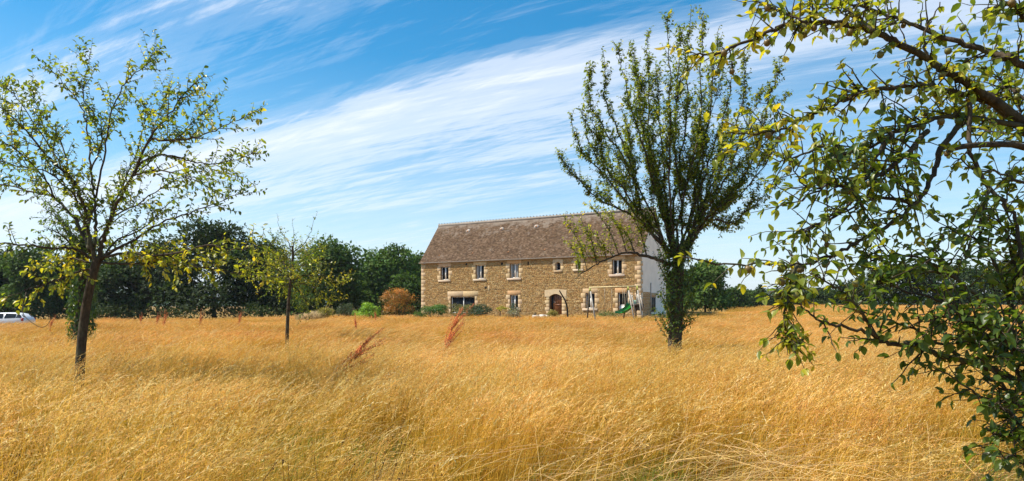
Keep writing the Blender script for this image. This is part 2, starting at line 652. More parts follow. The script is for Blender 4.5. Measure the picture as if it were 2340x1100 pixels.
    def surround(a, c, zb, zt, lint=0.42, sill=True, orange=False, nj=3, flush=False):
        lw = 0.30
        dress(a - lw, c + lw, zt, zt + lint, "lintel", col=(0.58, 0.36, 0.16) if orange else (0.60, 0.44, 0.26))
        hh = (zt - zb) / nj
        for k in range(nj):
            for s in (0, 1):
                w_ = (0.46 if (k + s) % 2 == 0 else 0.25) + rng.uniform(-.02, .03)
                z0, z1 = zb + hh * k, zb + hh * (k + 1)
                if s == 0:
                    dress(a - w_, a - .002, z0, z1, "jamb_stone")
                else:
                    dress(c + .002, c + w_, z0, z1, "jamb_stone")
        if sill:
            dress(a - .3, c + .3, zb - .2, zb - .002, "sill", proud=0.09, col=(0.64, 0.51, 0.35))

    wi = 0
    for (a, c, zb, zt, k) in ops:
        if k == 'window':
            orange = wi in (2, 4)
            surround(a, c, zb, zt, orange=orange)
            window(a, c, zb, zt, True, curtain=(0, 1, 3, 0, 1, 0)[wi % 6], bars=wi not in (1, 2))
            wi += 1
        elif k == 'half_door':
            surround(a, c, zb, zt, orange=True, sill=False, nj=4)
            zm = zb + (zt - zb) * .36
            window(a, c, zm, zt, False, bars=True, fw=0.09)
            d = MB()
            d.box(a + .003, c - .003, .19, .25, zb, zm - .003)
            d.build("door_panel", m_white, house)
        elif k == 'tiny_arch':
            ir = (c - a) / 2
            lw = 0.26
            dress(a - lw, a - .002, zb, zb + (zt - zb) * .5, "jamb_stone")
            dress(a - lw - .08, a - .002, zb + (zt - zb) * .5, zt - ir * .6, "jamb_stone")
            dress(c + .002, c + lw + .08, zb, zb + (zt - zb) * .5, "jamb_stone")
            dress(c + .002, c + lw, zb + (zt - zb) * .5, zt - ir * .6, "jamb_stone")
            arch_lintel(a, c, zt, ir * .6, 0.26, 0.30, dressed=(m_dress, house))
            holes.append((a - lw, c + lw, zt - ir * .6, zt + .30))
            dress(a - .2, c + .2, zb - .17, zb - .002, "sill", proud=.07)
            window(a, c, zb, zt, False, bars=True, fw=0.06)
        elif k == 'tiny':
            surround(a, c, zb, zt, lint=.3, nj=3)
            window(a, c, zb, zt, False, fw=0.06)
        elif k == 'bay':
            lw = .42
            lm = a + (c - a) * .52
            dress(a - lw, lm, zt, zt + .52, "lintel")
            dress(lm, c + lw, zt, zt + .52, "lintel")
            hh = (zt - zb) / 4
            for q in range(4):
                dress(a - (.40 if q % 2 else .26), a - .002, zb + hh * q, zb + hh * (q + 1), "jamb_stone")
                dress(c + .002, c + (.26 if q % 2 else .40), zb + hh * q, zb + hh * (q + 1), "jamb_stone")
            window(a, c, zb, zt, True, fw=0.09, sw=.04)
        elif k == 'door':
            rise = 0.26
            lw = .36
            hh = (zt - rise - zb) / 5
            for q in range(5):
                dress(a - (.5 if q % 2 else .34), a - .002, zb + hh * q, zb + hh * (q + 1), "jamb_stone")
                dress(c + .002, c + (.34 if q % 2 else .5), zb + hh * q, zb + hh * (q + 1), "jamb_stone")
            arch_lintel(a, c, zt, rise, .5, .48, dressed=(m_dress, house))
            holes.append((a - .5, c + .5, zt - rise, zt + .48))
            y = .2
            mid = a + (c - a) * .30
            d = MB()
            d.box(mid + .05, c - .04, y + .02, y + .08, zb, zt - .01)
            dr = d.build("door", m_wood, house, label="brown oak door leaf")
            for q in range(4):
                p = MB()
                x0 = mid + .09 + (c - mid - .17) * q / 4
                p.box(x0 + .012, x0 + (c - mid - .17) / 4 - .012, y - .004, y + .018, zb + 1.0, zt - .1, bev=.006)
                p.build("plank", m_wood, dr)
            p = MB()
            p.box(mid + .1, c - .09, y - .01, y + .018, zb + .85, zb + .97)
            p.build("cross_rail", m_wood, dr)
            hd = MB()
            hd.tube([(mid + .12, y - .05, zb + 1.05), (mid + .12, y - .05, zb + 1.2)], .015, 6)
            hd.build("handle", m_zinc, dr)
            s = MB()
            s.box(a + .003, a + .09, y, y + .08, zb, zt - .01)
            s.box(mid - .05, mid + .047, y, y + .08, zb, zt - .01)
            s.box(a + .09, mid - .05, y, y + .08, zb, zb + .25)
            sl_ = s.build("side_light", m_wood, house)
            g_ = MB()
            g_.box(a + .09, mid - .05, y + .03, y + .04, zb + .25, zt - .02)
            g_.build("pane", m_glass, sl_)

    # quoins
    nq = 17
    for k in range(nq):
        z0 = ZB + (EAVE - ZB) * k / nq
        z1 = ZB + (EAVE - ZB) * (k + 1) / nq
        w1 = .55 if k % 2 else .32
        for (x0, x1) in ((-.02, w1), (LEN - w1, LEN + .02)):
            dress(x0, x1, z0, z1, "quoin_stone", col=(0.54, 0.395, 0.225))
    # quoin returns on the gable
    for k in range(nq):
        z0 = ZB + (EAVE - ZB) * k / nq
        z1 = ZB + (EAVE - ZB) * (k + 1) / nq
        q = MB()
        q.box(LEN - .01, LEN + .03, .036, .5 if k % 2 == 0 else .3, z0 + .008, z1 - .008, (0.60, 0.47, 0.31))
        q.build("quoin_stone", m_dress, house, cols=True)

    # small vents and put-log holes in the rubble
    for (u, v, w_, h_) in ((1207, 602, .16, .36), (1147, 603, .26, .26), (1066, 604, .22, .22), (1110, 658, .3, .22), (1004, 607, .2, .2)):
        x, z = fac(u, v)
        holes.append((x - w_ / 2, x + w_ / 2, z - h_ / 2, z + h_ / 2))
        d = MB()
        d.box(x - w_ / 2 + .01, x + w_ / 2 - .01, -.004, .02, z - h_ / 2 + .01, z + h_ / 2 - .01)
        d.build("vent_slot", m_dark, house)
    x, z = fac(1117, 659)
    dress(x - .09, x + .09, z - .28, z + .28, "upright_block")

    # ---- rubble stones in rough courses
    def courses(mb, place, x0, x1, z0, z1, free, dark=1.0):
        z = z0
        while z < z1 - .04:
            h = min(rng.uniform(.055, .115), z1 - z)
            x = x0 + rng.uniform(-.1, 0)
            while x < x1 - .02:
                w_ = rng.uniform(.10, .36) if h < .10 else rng.uniform(.12, .28)
                a_, b_ = max(x, x0), min(x + w_, x1)
                seg = [(a_, b_)]
                for (hx0, hx1, hz0, hz1) in free:
                    if hz0 < z + h - .025 and hz1 > z + .025:
                        ns = []
                        for (p, q) in seg:
                            if q <= hx0 or p >= hx1:
                                ns.append((p, q))
                            else:
                                if p < hx0 - .04:
                                    ns.append((p, hx0))
                                if q > hx1 + .04:
                                    ns.append((hx1, q))
                        seg = ns
                for (p, q) in seg:
                    if q - p > .05:
                        place(mb, p + .005, q - .005, z + .005, z + h - .004, scol() * dark)
                x += w_
            z += h

    free = holes + [(o[0], o[1], o[2], o[3]) for o in ops]

    def front(mb, a, c, z0, z1, col):
        pr = rng.uniform(.008, .030)
        i = min(.014, (z1 - z0) * .25)
        j = lambda: rng.uniform(-.006, .006)
        V = [(a, .005, z0), (c, .005, z0), (c, .005, z1), (a, .005, z1),
             (a + i + j(), -pr + j(), z0 + i + j()), (c - i + j(), -pr + j(), z0 + i + j()), (c - i + j(), -pr + j(), z1 - i + j()), (a + i + j(), -pr + j(), z1 - i + j())]
        mb.add(V, [np.array([(4, 5, 6, 7), (0, 1, 5, 4), (1, 2, 6, 5), (2, 3, 7, 6), (3, 0, 4, 7)])], col)
    st = MB()
    courses(st, front, 0, LEN, -.1, EAVE, free)
    st.build("rubble_stones", m_stone, house, cols=True, kind='stuff')

    # exposed old stonework low on the gable, with a small window in it
    def side(mb, a, c, z0, z1, col):
        pr = rng.uniform(.012, .05)
        V = [(LEN - .005, a, z0), (LEN - .005, c, z0), (LEN - .005, c, z1), (LEN - .005, a, z1),
             (LEN + pr, a + .012, z0 + .012), (LEN + pr, c - .012, z0 + .012), (LEN + pr, c - .012, z1 - .012), (LEN + pr, a + .012, z1 - .012)]
        mb.add(V, [np.array([(4, 5, 6, 7), (0, 1, 5, 4), (1, 2, 6, 5), (2, 3, 7, 6), (3, 0, 4, 7)])], col)
    sg = MB()
    courses(sg, side, .5, 2.3, -.1, 2.75, [])
    courses(sg, side, 2.3, 6.2, -.1, 0.75, [])
    sg.build("gable_stones", m_stone, house, cols=True, kind='stuff')
    gw = MB()
    gw.box(LEN + .004, LEN + .08, 2.5, 3.7, 2.35, 2.7, (.5, .36, .2))
    gw.build("lintel", m_dress, house, cols=True)
    f = MB()
    y0, y1, z0, z1 = 2.6, 3.6, .95, 2.33
    for (a_, b_, c_, d_) in ((y0, y0 + .1, z0, z1), (y1 - .1, y1, z0, z1), (y0 + .1, y1 - .1, z0, z0 + .1), (y0 + .1, y1 - .1, z1 - .1, z1), (3.05, 3.15, z0 + .1, z1 - .1)):
        f.box(LEN + .004, LEN + .05, a_, b_, c_, d_)
    w = f.build("window", m_greywood, house)
    for (q0, q1) in ((y0 + .1, 3.05), (3.15, y1 - .1)):
        p = MB()
        p.box(LEN + .004, LEN + .02, q0, q1, z0 + .1, z1 - .1)
        p.build("pane", m_glass, w)
    dp = MB()
    dp.tube([(LEN + .06, 2.35, .2), (LEN + .06, 2.35, 3.6)], .045, 8)
    dp.build("downpipe", m_zinc, house)

    # ---- roof: tiles in courses on both slopes
    OH, VG = 0.13, 0.16
    m_roof, t, b = mat("clay_roof_tile", 0.9, 0.15)
    c = attr_col(t)
    tc = N(t, 'ShaderNodeTexCoord')
    sp = N(t, 'ShaderNodeSeparateXYZ')
    t.links.new(tc.outputs['Object'], sp.inputs[0])
    hgt = math_node(t, 'DIVIDE', math_node(t, 'SUBTRACT', sp.outputs[2], EAVE), RIDGE - EAVE)
    nl = noise(t, 1.6, 8.0, 0.78, 'Object', (.7, 1, .8))
    ns = noise(t, 5.5, 5.0, 0.7)
    lich = math_node(t, 'ADD', math_node(t, 'ADD', nl, math_node(t, 'MULTIPLY', math_node(t, 'POWER', math_node(t, 'MAXIMUM', hgt, 0.0), 5.0), .26)), math_node(t, 'MULTIPLY', ns, .22))
    lf = ramp(t, lich, [(0.675, 0.0), (0.82, 0.85)])
    c = mixc(t, lf, c, (0.40, 0.325, 0.255))
    moss = ramp(t, noise(t, 2.2, 5.0, .7, 'Object', (1, 1, 1.0)), [(0.56, 0.0), (0.7, 0.45)])
    c = mixc(t, moss, c, (0.13, 0.095, 0.035))
    t.links.new(c, b.inputs['Base Color'])
    bump(t, b, ns, 0.5, 0.02)
    rise = RIDGE - EAVE
    run = DEPTH / 2
    for sgn, name in ((1, "roof_tiles"), (-1, "roof_tiles")):
        V, Q, C = [], [], []
        k = 0
        rows = 46
        for r in range(rows):
            s0 = r / rows
            s1 = min((r + 1.5) / rows, 1.0)
            nx = 130
            w_ = (LEN + 2 * VG) / nx
            off = (r % 2) * w_ / 2 + rng.uniform(-.03, .03)
            for i in range(nx + 1):
                xa = max(-VG, -VG + i * w_ - off + .004)
                xb = min(LEN + VG, -VG + (i + 1) * w_ - off - .004)
                if xb - xa < .03:
                    continue
                j0, j1 = rng.uniform(-.012, .012, 2)
                lift = rng.uniform(.028, .05)

                def pt(x, s, up):
                    y = -OH + (run + OH) * s
                    z = EAVE - OH * rise / run + (rise + OH * rise / run) * s
                    nx_, nz_ = -rise, run
                    ln = math.hypot(nx_, nz_)
                    y += nx_ / ln * up
                    z += nz_ / ln * up
                    return (x, y if sgn > 0 else DEPTH - y, z)
                V += [pt(xa, s0 + j0 / 5, lift + j1 * .4), pt(xb, s0 + j0 / 5, lift - j1 * .4), pt(xb, s1, .012), pt(xa, s1, .012), pt(xa, s0 + j0 / 5, lift - .016), pt(xb, s0 + j0 / 5, lift - .016)]
                f_ = [(k, k + 1, k + 2, k + 3), (k + 4, k + 5, k + 1, k)]
                if sgn < 0:
                    f_ = [x[::-1] for x in f_]
                Q += f_
                base = np.array([(0.185, 0.115, 0.068), (0.15, 0.094, 0.056), (0.21, 0.134, 0.082), (0.13, 0.083, 0.052), (0.255, 0.17, 0.108)][rng.integers(5)]) * rng.uniform(.8, 1.2)
                C += [base] * 6
                k += 6
        me = mesh_np(name, np.array(V), [np.array(Q)], [m_roof], np.array(C))
        link(name, me, house, kind='stuff')
    # roof deck under the tiles, verges
    d = MB()
    zE = EAVE - OH * rise / run
    for th in (0.0,):
        d.quad((-VG, -OH, zE), (LEN + VG, -OH, zE), (LEN + VG, run, RIDGE), (-VG, run, RIDGE))
        d.quad((-VG, run, RIDGE), (LEN + VG, run, RIDGE), (LEN + VG, DEPTH + OH, zE), (-VG, DEPTH + OH, zE))
        d.quad((-VG, -OH, zE - .1), (-VG, run, RIDGE - .1), (LEN + VG, run, RIDGE - .1), (LEN + VG, -OH, zE - .1))
        d.quad((-VG, DEPTH + OH, zE - .1), (LEN + VG, DEPTH + OH, zE - .1), (LEN + VG, run, RIDGE - .1), (-VG, run, RIDGE - .1))
        for x in (-VG, LEN + VG):
            d.quad((x, -OH, zE - .1), (x, -OH, zE), (x, run, RIDGE), (x, run, RIDGE - .1))
            d.quad((x, run, RIDGE - .1), (x, run, RIDGE), (x, DEPTH + OH, zE), (x, DEPTH + OH, zE - .1))
        d.quad((-VG, -OH, zE - .1), (LEN + VG, -OH, zE - .1), (LEN + VG, -OH, zE), (-VG, -OH, zE))
    d.build("roof", m_greywood, house)
    # ridge tiles
    rt = MB()
    n = 5
    wl = (LEN + 2 * VG) / 66
    ang = np.linspace(-1.15, 1.15, n)
    Vr = []
    for x in (0.0, wl * 1.04):
        rr = .15 if x == 0 else .135
        for a_ in ang:
            Vr.append((x, math.sin(a_) * rr * 1.15, math.cos(a_) * rr - .02))
    qs = [(i, i + 1, i + 1 + n, i + n) for i in range(n - 1)]
    rt.add(Vr, [np.array(qs)], (0.30, 0.25, 0.20))
    # knob of mortar where two ridge tiles meet
    rt.box(-.03, .05, -.04, .04, .09, .21, (0.13, 0.11, 0.09))
    rme = rt.mesh("ridge_tile", m_roof, cols=True)
    for i in range(66):
        link("ridge_tile", rme, house, (-VG + i * wl, run, RIDGE + rng.uniform(-.008, .008)))
    # bedding mortar
    mo = MB()
    mo.box(-VG + .01, LEN + VG - .01, run - .17, run + .17, RIDGE - .16, RIDGE + .045)
    mo.build("ridge_bedding", plain("grey_mortar", (0.22, 0.19, 0.16), .95, .1), house)
    # gutter
    gv, gq = [], []
    ng = 7
    for i, x in enumerate((-VG, LEN + VG)):
        for a_ in np.linspace(math.pi, 2 * math.pi, ng):
            gv.append((x, -OH - .06 + math.cos(a_) * .075, zE - .02 + math.sin(a_) * .075))
    gq = [(i, i + 1, i + 1 + ng, i + ng) for i in range(ng - 1)]
    gm = MB()
    gm.add(gv, [np.array(gq)])
    gm.add([(-VG, -OH - .135, zE - .025), (LEN + VG, -OH - .135, zE - .025), (LEN + VG, -OH - .135, zE + .005), (-VG, -OH - .135, zE + .005)], [(0, 1, 2, 3)])
    gm.build("gutter", m_zinc, house)
    # roof vents: hooded tiles with mortar round them
    m_vent = plain("vent_clay", (0.30, 0.15, 0.07), .9, .1)
    m_flash = plain("vent_mortar", (0.34, 0.30, 0.26), .95, .1)

    def roof_pt(u, v):
        # front slope point on the view ray
        d_ = np.array(((u - UC) / F, 1.0, (V0 - v) / F))
        # to house frame
        lx = lambda p: np.array((p[0] * DX[0] + p[1] * DX[1], p[0] * NIN[0] + p[1] * NIN[1], p[2]))
        o = lx(np.array((0 - A0[0], 0 - A0[1], H)))
        dd = lx(d_)
        nrm = np.array((0, -rise, run))
        t_ = (nrm @ (np.array((0, 0, EAVE)) - o)) / (nrm @ dd)
        return o + dd * t_
    sl_a = math.atan2(rise, run)
    for (u, v, big) in ((1069, 530, 1), (1146, 525, 1), (1226, 519, 1), (1004, 585, 0), (1080, 580, 0), (1162, 577, 0), (1245, 572, 0)):
        p = roof_pt(u, v)
        s = .20 if big else .15
        hd = MB()
        arc = np.linspace(0, math.pi, 6)
        Vh = [(math.cos(a_) * s * .6, -s * .5, .05 + math.sin(a_) * s * .55) for a_ in arc] + [(math.cos(a_) * s * .5, s * .9, .03 + math.sin(a_) * s * .12) for a_ in arc]
        hd.add(Vh, [np.array([(i, i + 6, i + 7, i + 1) for i in range(5)])])
        hd.add([Vh[i] for i in range(6)], [tuple(range(6))])
        o = hd.build("roof_vent", m_vent, house, loc=tuple(p))
        o.rotation_euler = (sl_a, 0, 0)
        if big:
            fl = MB()
            pts = [(math.cos(a_) * s * rng.uniform(1.0, 1.7), math.sin(a_) * s * rng.uniform(.9, 1.5) + .05, .062) for a_ in np.linspace(0, 2 * math.pi, 9)[:-1]]
            fl.add(pts + [(p_[0], p_[1], .0) for p_ in pts], [tuple(range(8))] + [(i, 8 + i, 8 + (i + 1) % 8, (i + 1) % 8) for i in range(8)])
            fl.build("mortar_patch", m_flash, o)
    return house


def arch_lintel(a, c, zt, rise, side, top, dressed):
    """one cut block over an opening with a segmental soffit"""
    m_dress, house = dressed
    xs = np.linspace(a, c, 9)
    mid, hw = (a + c) / 2, (c - a) / 2
    zs = zt - rise * ((xs - mid) / hw) ** 2
    b = MB()
    y0, y1 = -.05, .27
    pts = [(a - side, zt - rise), (a, zt - rise)] + list(zip(xs[1:-1], zs[1:-1])) + [(c, zt - rise), (c + side, zt - rise), (c + side, zt + top * .75), (mid, zt + top), (a - side, zt + top * .75)]
    n = len(pts)
    V = [(x, y0, z) for x, z in pts] + [(x, .02, z) for x, z in pts]
    # front as quads from the soffit up to the top edge
    b.add(V, [np.array([(i, (i + 1) % n, n + (i + 1) % n, n + i)[::-1] for i in range(n)])], (0.60, 0.46, 0.28))
    fx = [p[0] for p in pts[:-3]]
    fz = [p[1] for p in pts[:-3]]
    tz = [zt + top * (.75 + .25 * (1 - abs(x - mid) / (hw + side))) for x in fx]
    Vf = [(x, y0, z) for x, z in zip(fx, fz)] + [(x, y0, z) for x, z in zip(fx, tz)]
    m = len(fx)
    b.add(Vf, [np.array([(i, i + 1, m + i + 1, m + i) for i in range(m - 1)])], (0.60, 0.46, 0.28))
    # soffit fill back to the frame, corners of the square hole behind the arch
    Vs = [(x, y0, z) for x, z in zip(xs, zs)] + [(x, y1, z) for x, z in zip(xs, zs)]
    k = len(xs)
    b.add(Vs, [np.array([(i, k + i, k + i + 1, i + 1) for i in range(k - 1)])], (0.55, 0.42, 0.27))
    b.build("lintel", m_dress, house, cols=True, label="single block with a curved underside")


HOUSE = build_house()

# ------------------------------------------------------------------ grass
FIELD_RIGHT = 112.0


def in_field(x, y):
    """where the tall grass grows: not under the house, its garden strip or the wood"""
    lx = (x - A0[0]) * DX[0] + (y - A0[1]) * DX[1]
    ly = (x - A0[0]) * NIN[0] + (y - A0[1]) * NIN[1]
    house = (lx > -19) & (lx < LEN + 3.0) & (ly > -2.6)
    back = np.where(x < -10, y > 78 + 0 * x, y > FIELD_RIGHT)
    return ~(house | back)


STRAW = np.array([(0.79, 0.484, 0.078), (0.75, 0.434, 0.058), (0.81, 0.55, 0.112), (0.60, 0.345, 0.047), (0.77, 0.46, 0.074)])
HEADC = np.array([(0.83, 0.55, 0.19), (0.79, 0.475, 0.125), (0.87, 0.65, 0.31), (0.68, 0.365, 0.10), (0.80, 0.45, 0.16)])
GREEN = np.array([(0.26, 0.27, 0.04), (0.36, 0.30, 0.045), (0.20, 0.25, 0.04), (0.46, 0.32, 0.06)])


def ribbon(P, wdir, w, col):
    """P (n,k,3) spines, wdir (n,3) width directions, w (n,k) half widths, col (n,k,3)"""
    n, k, _ = P.shape
    V = np.stack([P - wdir[:, None] * w[..., None], P + wdir[:, None] * w[..., None]], 2).reshape(n, k * 2, 3)
    i = np.arange(k - 1) * 2
    f = np.stack([i, i + 1, i + 3, i + 2], -1)
    F_ = (f[None] + (np.arange(n) * k * 2)[:, None, None]).reshape(-1, 4)
    C = np.repeat(col, 2, axis=1).reshape(-1, 3)
    return V.reshape(-1, 3), F_, C


def grass_patch(seed, R, n_stem, n_blade, ws, hscale=1.0, detail=True, green=0.12, mul=(1, 1, 1), wind=.30, heads=1.0):
    r = np.random.default_rng(seed)
    Vs, Fs, Cs, k0 = [], [], [], 0

    def put(V, F_, C):
        nonlocal k0
        Vs.append(V)
        Fs.append(F_ + k0)
        Cs.append(C)
        k0 += len(V)

    def bases(n):
        rr = R * np.sqrt(r.uniform(0, 1, n)) * (0.8 + .35 * r.uniform(0, 1, n))
        a = r.uniform(0, 2 * math.pi, n)
        return np.stack([rr * np.cos(a), rr * np.sin(a), np.zeros(n)], -1)
    # flowering stems, leaning with the wind
    n = n_stem
    P0 = bases(n)
    h = r.normal(0.66, 0.11, n).clip(.36, .98) * hscale
    lean = np.stack([r.normal(wind, 0.20, n), r.normal(-0.03, 0.18, n), np.zeros(n)], -1)
    s = np.array([0, .38, .72, 1.0])
    up = np.array((0, 0, 1.0))

    def spine(s):
        s = np.asarray(s)
        return P0[:, None] + up * (h[:, None, None] * (s - .10 * s ** 3)[None, :, None]) + lean[:, None] * (h[:, None, None] * (s ** 2)[None, :, None])
    P = spine(s)
    wd = unit(np.stack([r.normal(0, 1, n), r.normal(0, .7, n), np.zeros(n)], -1))
    ci = STRAW[r.integers(0, len(STRAW), n)] * r.uniform(.8, 1.15, (n, 1))
    gi = GREEN[r.integers(0, len(GREEN), n)]
    basew = np.clip(np.array([.55, .28, .08, 0])[None] * r.uniform(.3, 1.5, (n, 1)), 0, 1)[..., None]
    col = ci[:, None] * (1 - basew) + gi[:, None] * basew
    put(*ribbon(P, wd, ws * np.array([1.0, .9, .7, .5])[None] * r.uniform(.7, 1.3, (n, 1)), col))
    # heads
    hl = r.uniform(.07, .16, n) * heads
    tip = spine([1.0])[:, 0]
    pre = spine([.93])[:, 0]
    d0 = unit(tip - pre)
    droop = np.stack([np.ones(n), r.normal(0, .25, n), r.uniform(-.9, .2, n)], -1)
    hc = HEADC[r.integers(0, len(HEADC), n)] * np.array(mul) * r.uniform(.8, 1.12, (n, 1))
    q = np.linspace(0, 1, 5)
    sp = tip[:, None] + (d0[:, None] * q[None, :, None] + unit(droop)[:, None] * (q ** 2 * .75)[None, :, None]) * hl[:, None, None]
    if not detail:
        for rot in range(2):
            w_ = unit(np.cross(d0, r.normal(0, 1, (n, 3))))
            put(*ribbon(sp[:, ::2], w_, ws * 1.9 * np.array([.5, 1.0, .2])[None] * r.uniform(.7, 1.5, (n, 1)), np.repeat(hc[:, None], 3, 1)))
    else:
        put(*ribbon(sp, wd, ws * 1.0 * np.array([.7, .8, .8, .6, .2])[None] * np.ones((n, 1)), np.repeat(hc[:, None], 5, 1)))
        for j in range(7):
            q_ = (j + .6) / 7.5
            base = tip + (d0 * q_ + unit(droop) * (q_ ** 2 * .75)) * hl[:, None]
            dr = unit(d0 + unit(droop) * q_ + r.normal(0, .55, (n, 3)))
            ll = r.uniform(.012, .034, n)[:, None] * heads * (1.2 - .5 * q_)
            sd = unit(np.cross(dr, r.normal(0, 1, (n, 3)))) * (r.uniform(.0016, .0032, n)[:, None] * (ws / .0012) ** .5)
            V = np.stack([base, base + dr * ll * .5 + sd, base + dr * ll, base + dr * ll * .5 - sd], 1)
            F_ = np.arange(n * 4).reshape(n, 4)
            put(V.reshape(-1, 3), F_, np.repeat(hc * r.uniform(.85, 1.15, (n, 1)), 4, 0))
    # leaf blades
    n = n_blade
    if n:
        P0 = bases(n)
        h = r.uniform(.16, .46, n) * hscale
        az = r.uniform(0, 2 * math.pi, n)
        sp_ = r.uniform(.15, .9, n)
        lean = np.stack([np.cos(az) * sp_ + .2, np.sin(az) * sp_, np.zeros(n)], -1)
        s = np.array([0, .4, .75, 1.0])
        P = P0[:, None] + up * (h[:, None, None] * (s - .28 * s ** 3)[None, :, None]) + lean[:, None] * (h[:, None, None] * (s ** 2)[None, :, None])
        wd = unit(np.stack([-np.sin(az), np.cos(az), np.zeros(n)], -1) + r.normal(0, .3, (n, 3)))
        isg = (r.uniform(0, 1, n) < green)[:, None]
        ci = np.where(isg, GREEN[r.integers(0, len(GREEN), n)], STRAW[r.integers(0, len(STRAW), n)] * np.array((.9, .9, .8)))
        put(*ribbon(P, wd, ws * 1.5 * np.array([.9, 1.0, .75, .1])[None] * r.uniform(.6, 1.4, (n, 1)), np.repeat(ci[:, None], 4, 1) * r.uniform(.8, 1.15, (n, 1, 1))))
    V, F_, C = np.concatenate(Vs), np.concatenate(Fs), np.concatenate(Cs)
    return V, F_, C


def scatter_group(name, variants, pts, rots, scales, idx, label, kind='stuff'):
    """instances of the variant meshes on points, by a geometry node tree"""
    src = bpy.data.collections.new(name + "_pieces")
    for i, me in enumerate(variants):
        o = bpy.data.objects.new("%s_tuft" % name, me)
        src.objects.link(o)
    names = sorted(o.name for o in src.objects)
    pm = bpy.data.meshes.new(name)
    pm.vertices.add(len(pts))
    pm.vertices.foreach_set('co', np.asarray(pts, dtype=np.float32).ravel())
    a = pm.attributes.new('rot', 'FLOAT_VECTOR', 'POINT')
    a.data.foreach_set('vector', np.asarray(rots, dtype=np.float32).ravel())
    a = pm.attributes.new('scl', 'FLOAT_VECTOR', 'POINT')
    a.data.foreach_set('vector', np.asarray(scales, dtype=np.float32).ravel())
    a = pm.attributes.new('idx', 'INT', 'POINT')
    a.data.foreach_set('value', np.asarray(idx, dtype=np.int32))
    pm.update()
    g = bpy.data.node_groups.new(name, 'GeometryNodeTree')
    g.interface.new_socket('Geometry', in_out='INPUT', socket_type='NodeSocketGeometry')
    g.interface.new_socket('Geometry', in_out='OUTPUT', socket_type='NodeSocketGeometry')
    gi = g.nodes.new('NodeGroupInput')
    go = g.nodes.new('NodeGroupOutput')
    ip = g.nodes.new('GeometryNodeInstanceOnPoints')
    ci = g.nodes.new('GeometryNodeCollectionInfo')
    ci.inputs['Collection'].default_value = src
    ci.inputs['Separate Children'].default_value = True
    ci.inputs['Reset Children'].default_value = True
    ip.inputs['Pick Instance'].default_value = True

    def na(nm, typ):
        n = g.nodes.new('GeometryNodeInputNamedAttribute')
        n.data_type = typ
        n.inputs['Name'].default_value = nm
        return [s for s in n.outputs if s.name == 'Attribute' and s.enabled][0]
    e2r = g.nodes.new('FunctionNodeEulerToRotation')
    g.links.new(gi.outputs[0], ip.inputs['Points'])
    g.links.new(ci.outputs[0], ip.inputs['Instance'])
    g.links.new(na('idx', 'INT'), ip.inputs['Instance Index'])
    g.links.new(na('rot', 'FLOAT_VECTOR'), e2r.inputs[0])
    g.links.new(e2r.outputs[0], ip.inputs['Rotation'])
    g.links.new(na('scl', 'FLOAT_VECTOR'), ip.inputs['Scale'])
    g.links.new(ip.outputs[0], go.inputs[0])
    o = bpy.data.objects.new(name, pm)
    COL.objects.link(o)
    md = o.modifiers.new("scatter", 'NODES')
    md.node_group = g
    return tag(o, label=label, kind=kind)


def strew(n, y0, y1, spread=0.80, pad=2.5):
    """random field points in a wedge from the camera's gate outward"""
    out = []
    while sum(len(o) for o in out) < n:
        y = np.sqrt(rng.uniform(y0 ** 2, y1 ** 2, n))
        hw = spread * y + pad
        x = rng.uniform(-1, 1, n) * (spread * y1 + pad)
        k = np.abs(x) < hw
        x, y = x[k], y[k]
        k = in_field(x, y)
        out.append(np.stack([x[k], y[k]], -1))
    return np.concatenate(out)[:n]


def wedge_area(y0, y1, spread=0.80, pad=2.5):
    return spread * (y1 ** 2 - y0 ** 2) + 2 * pad * (y1 - y0)


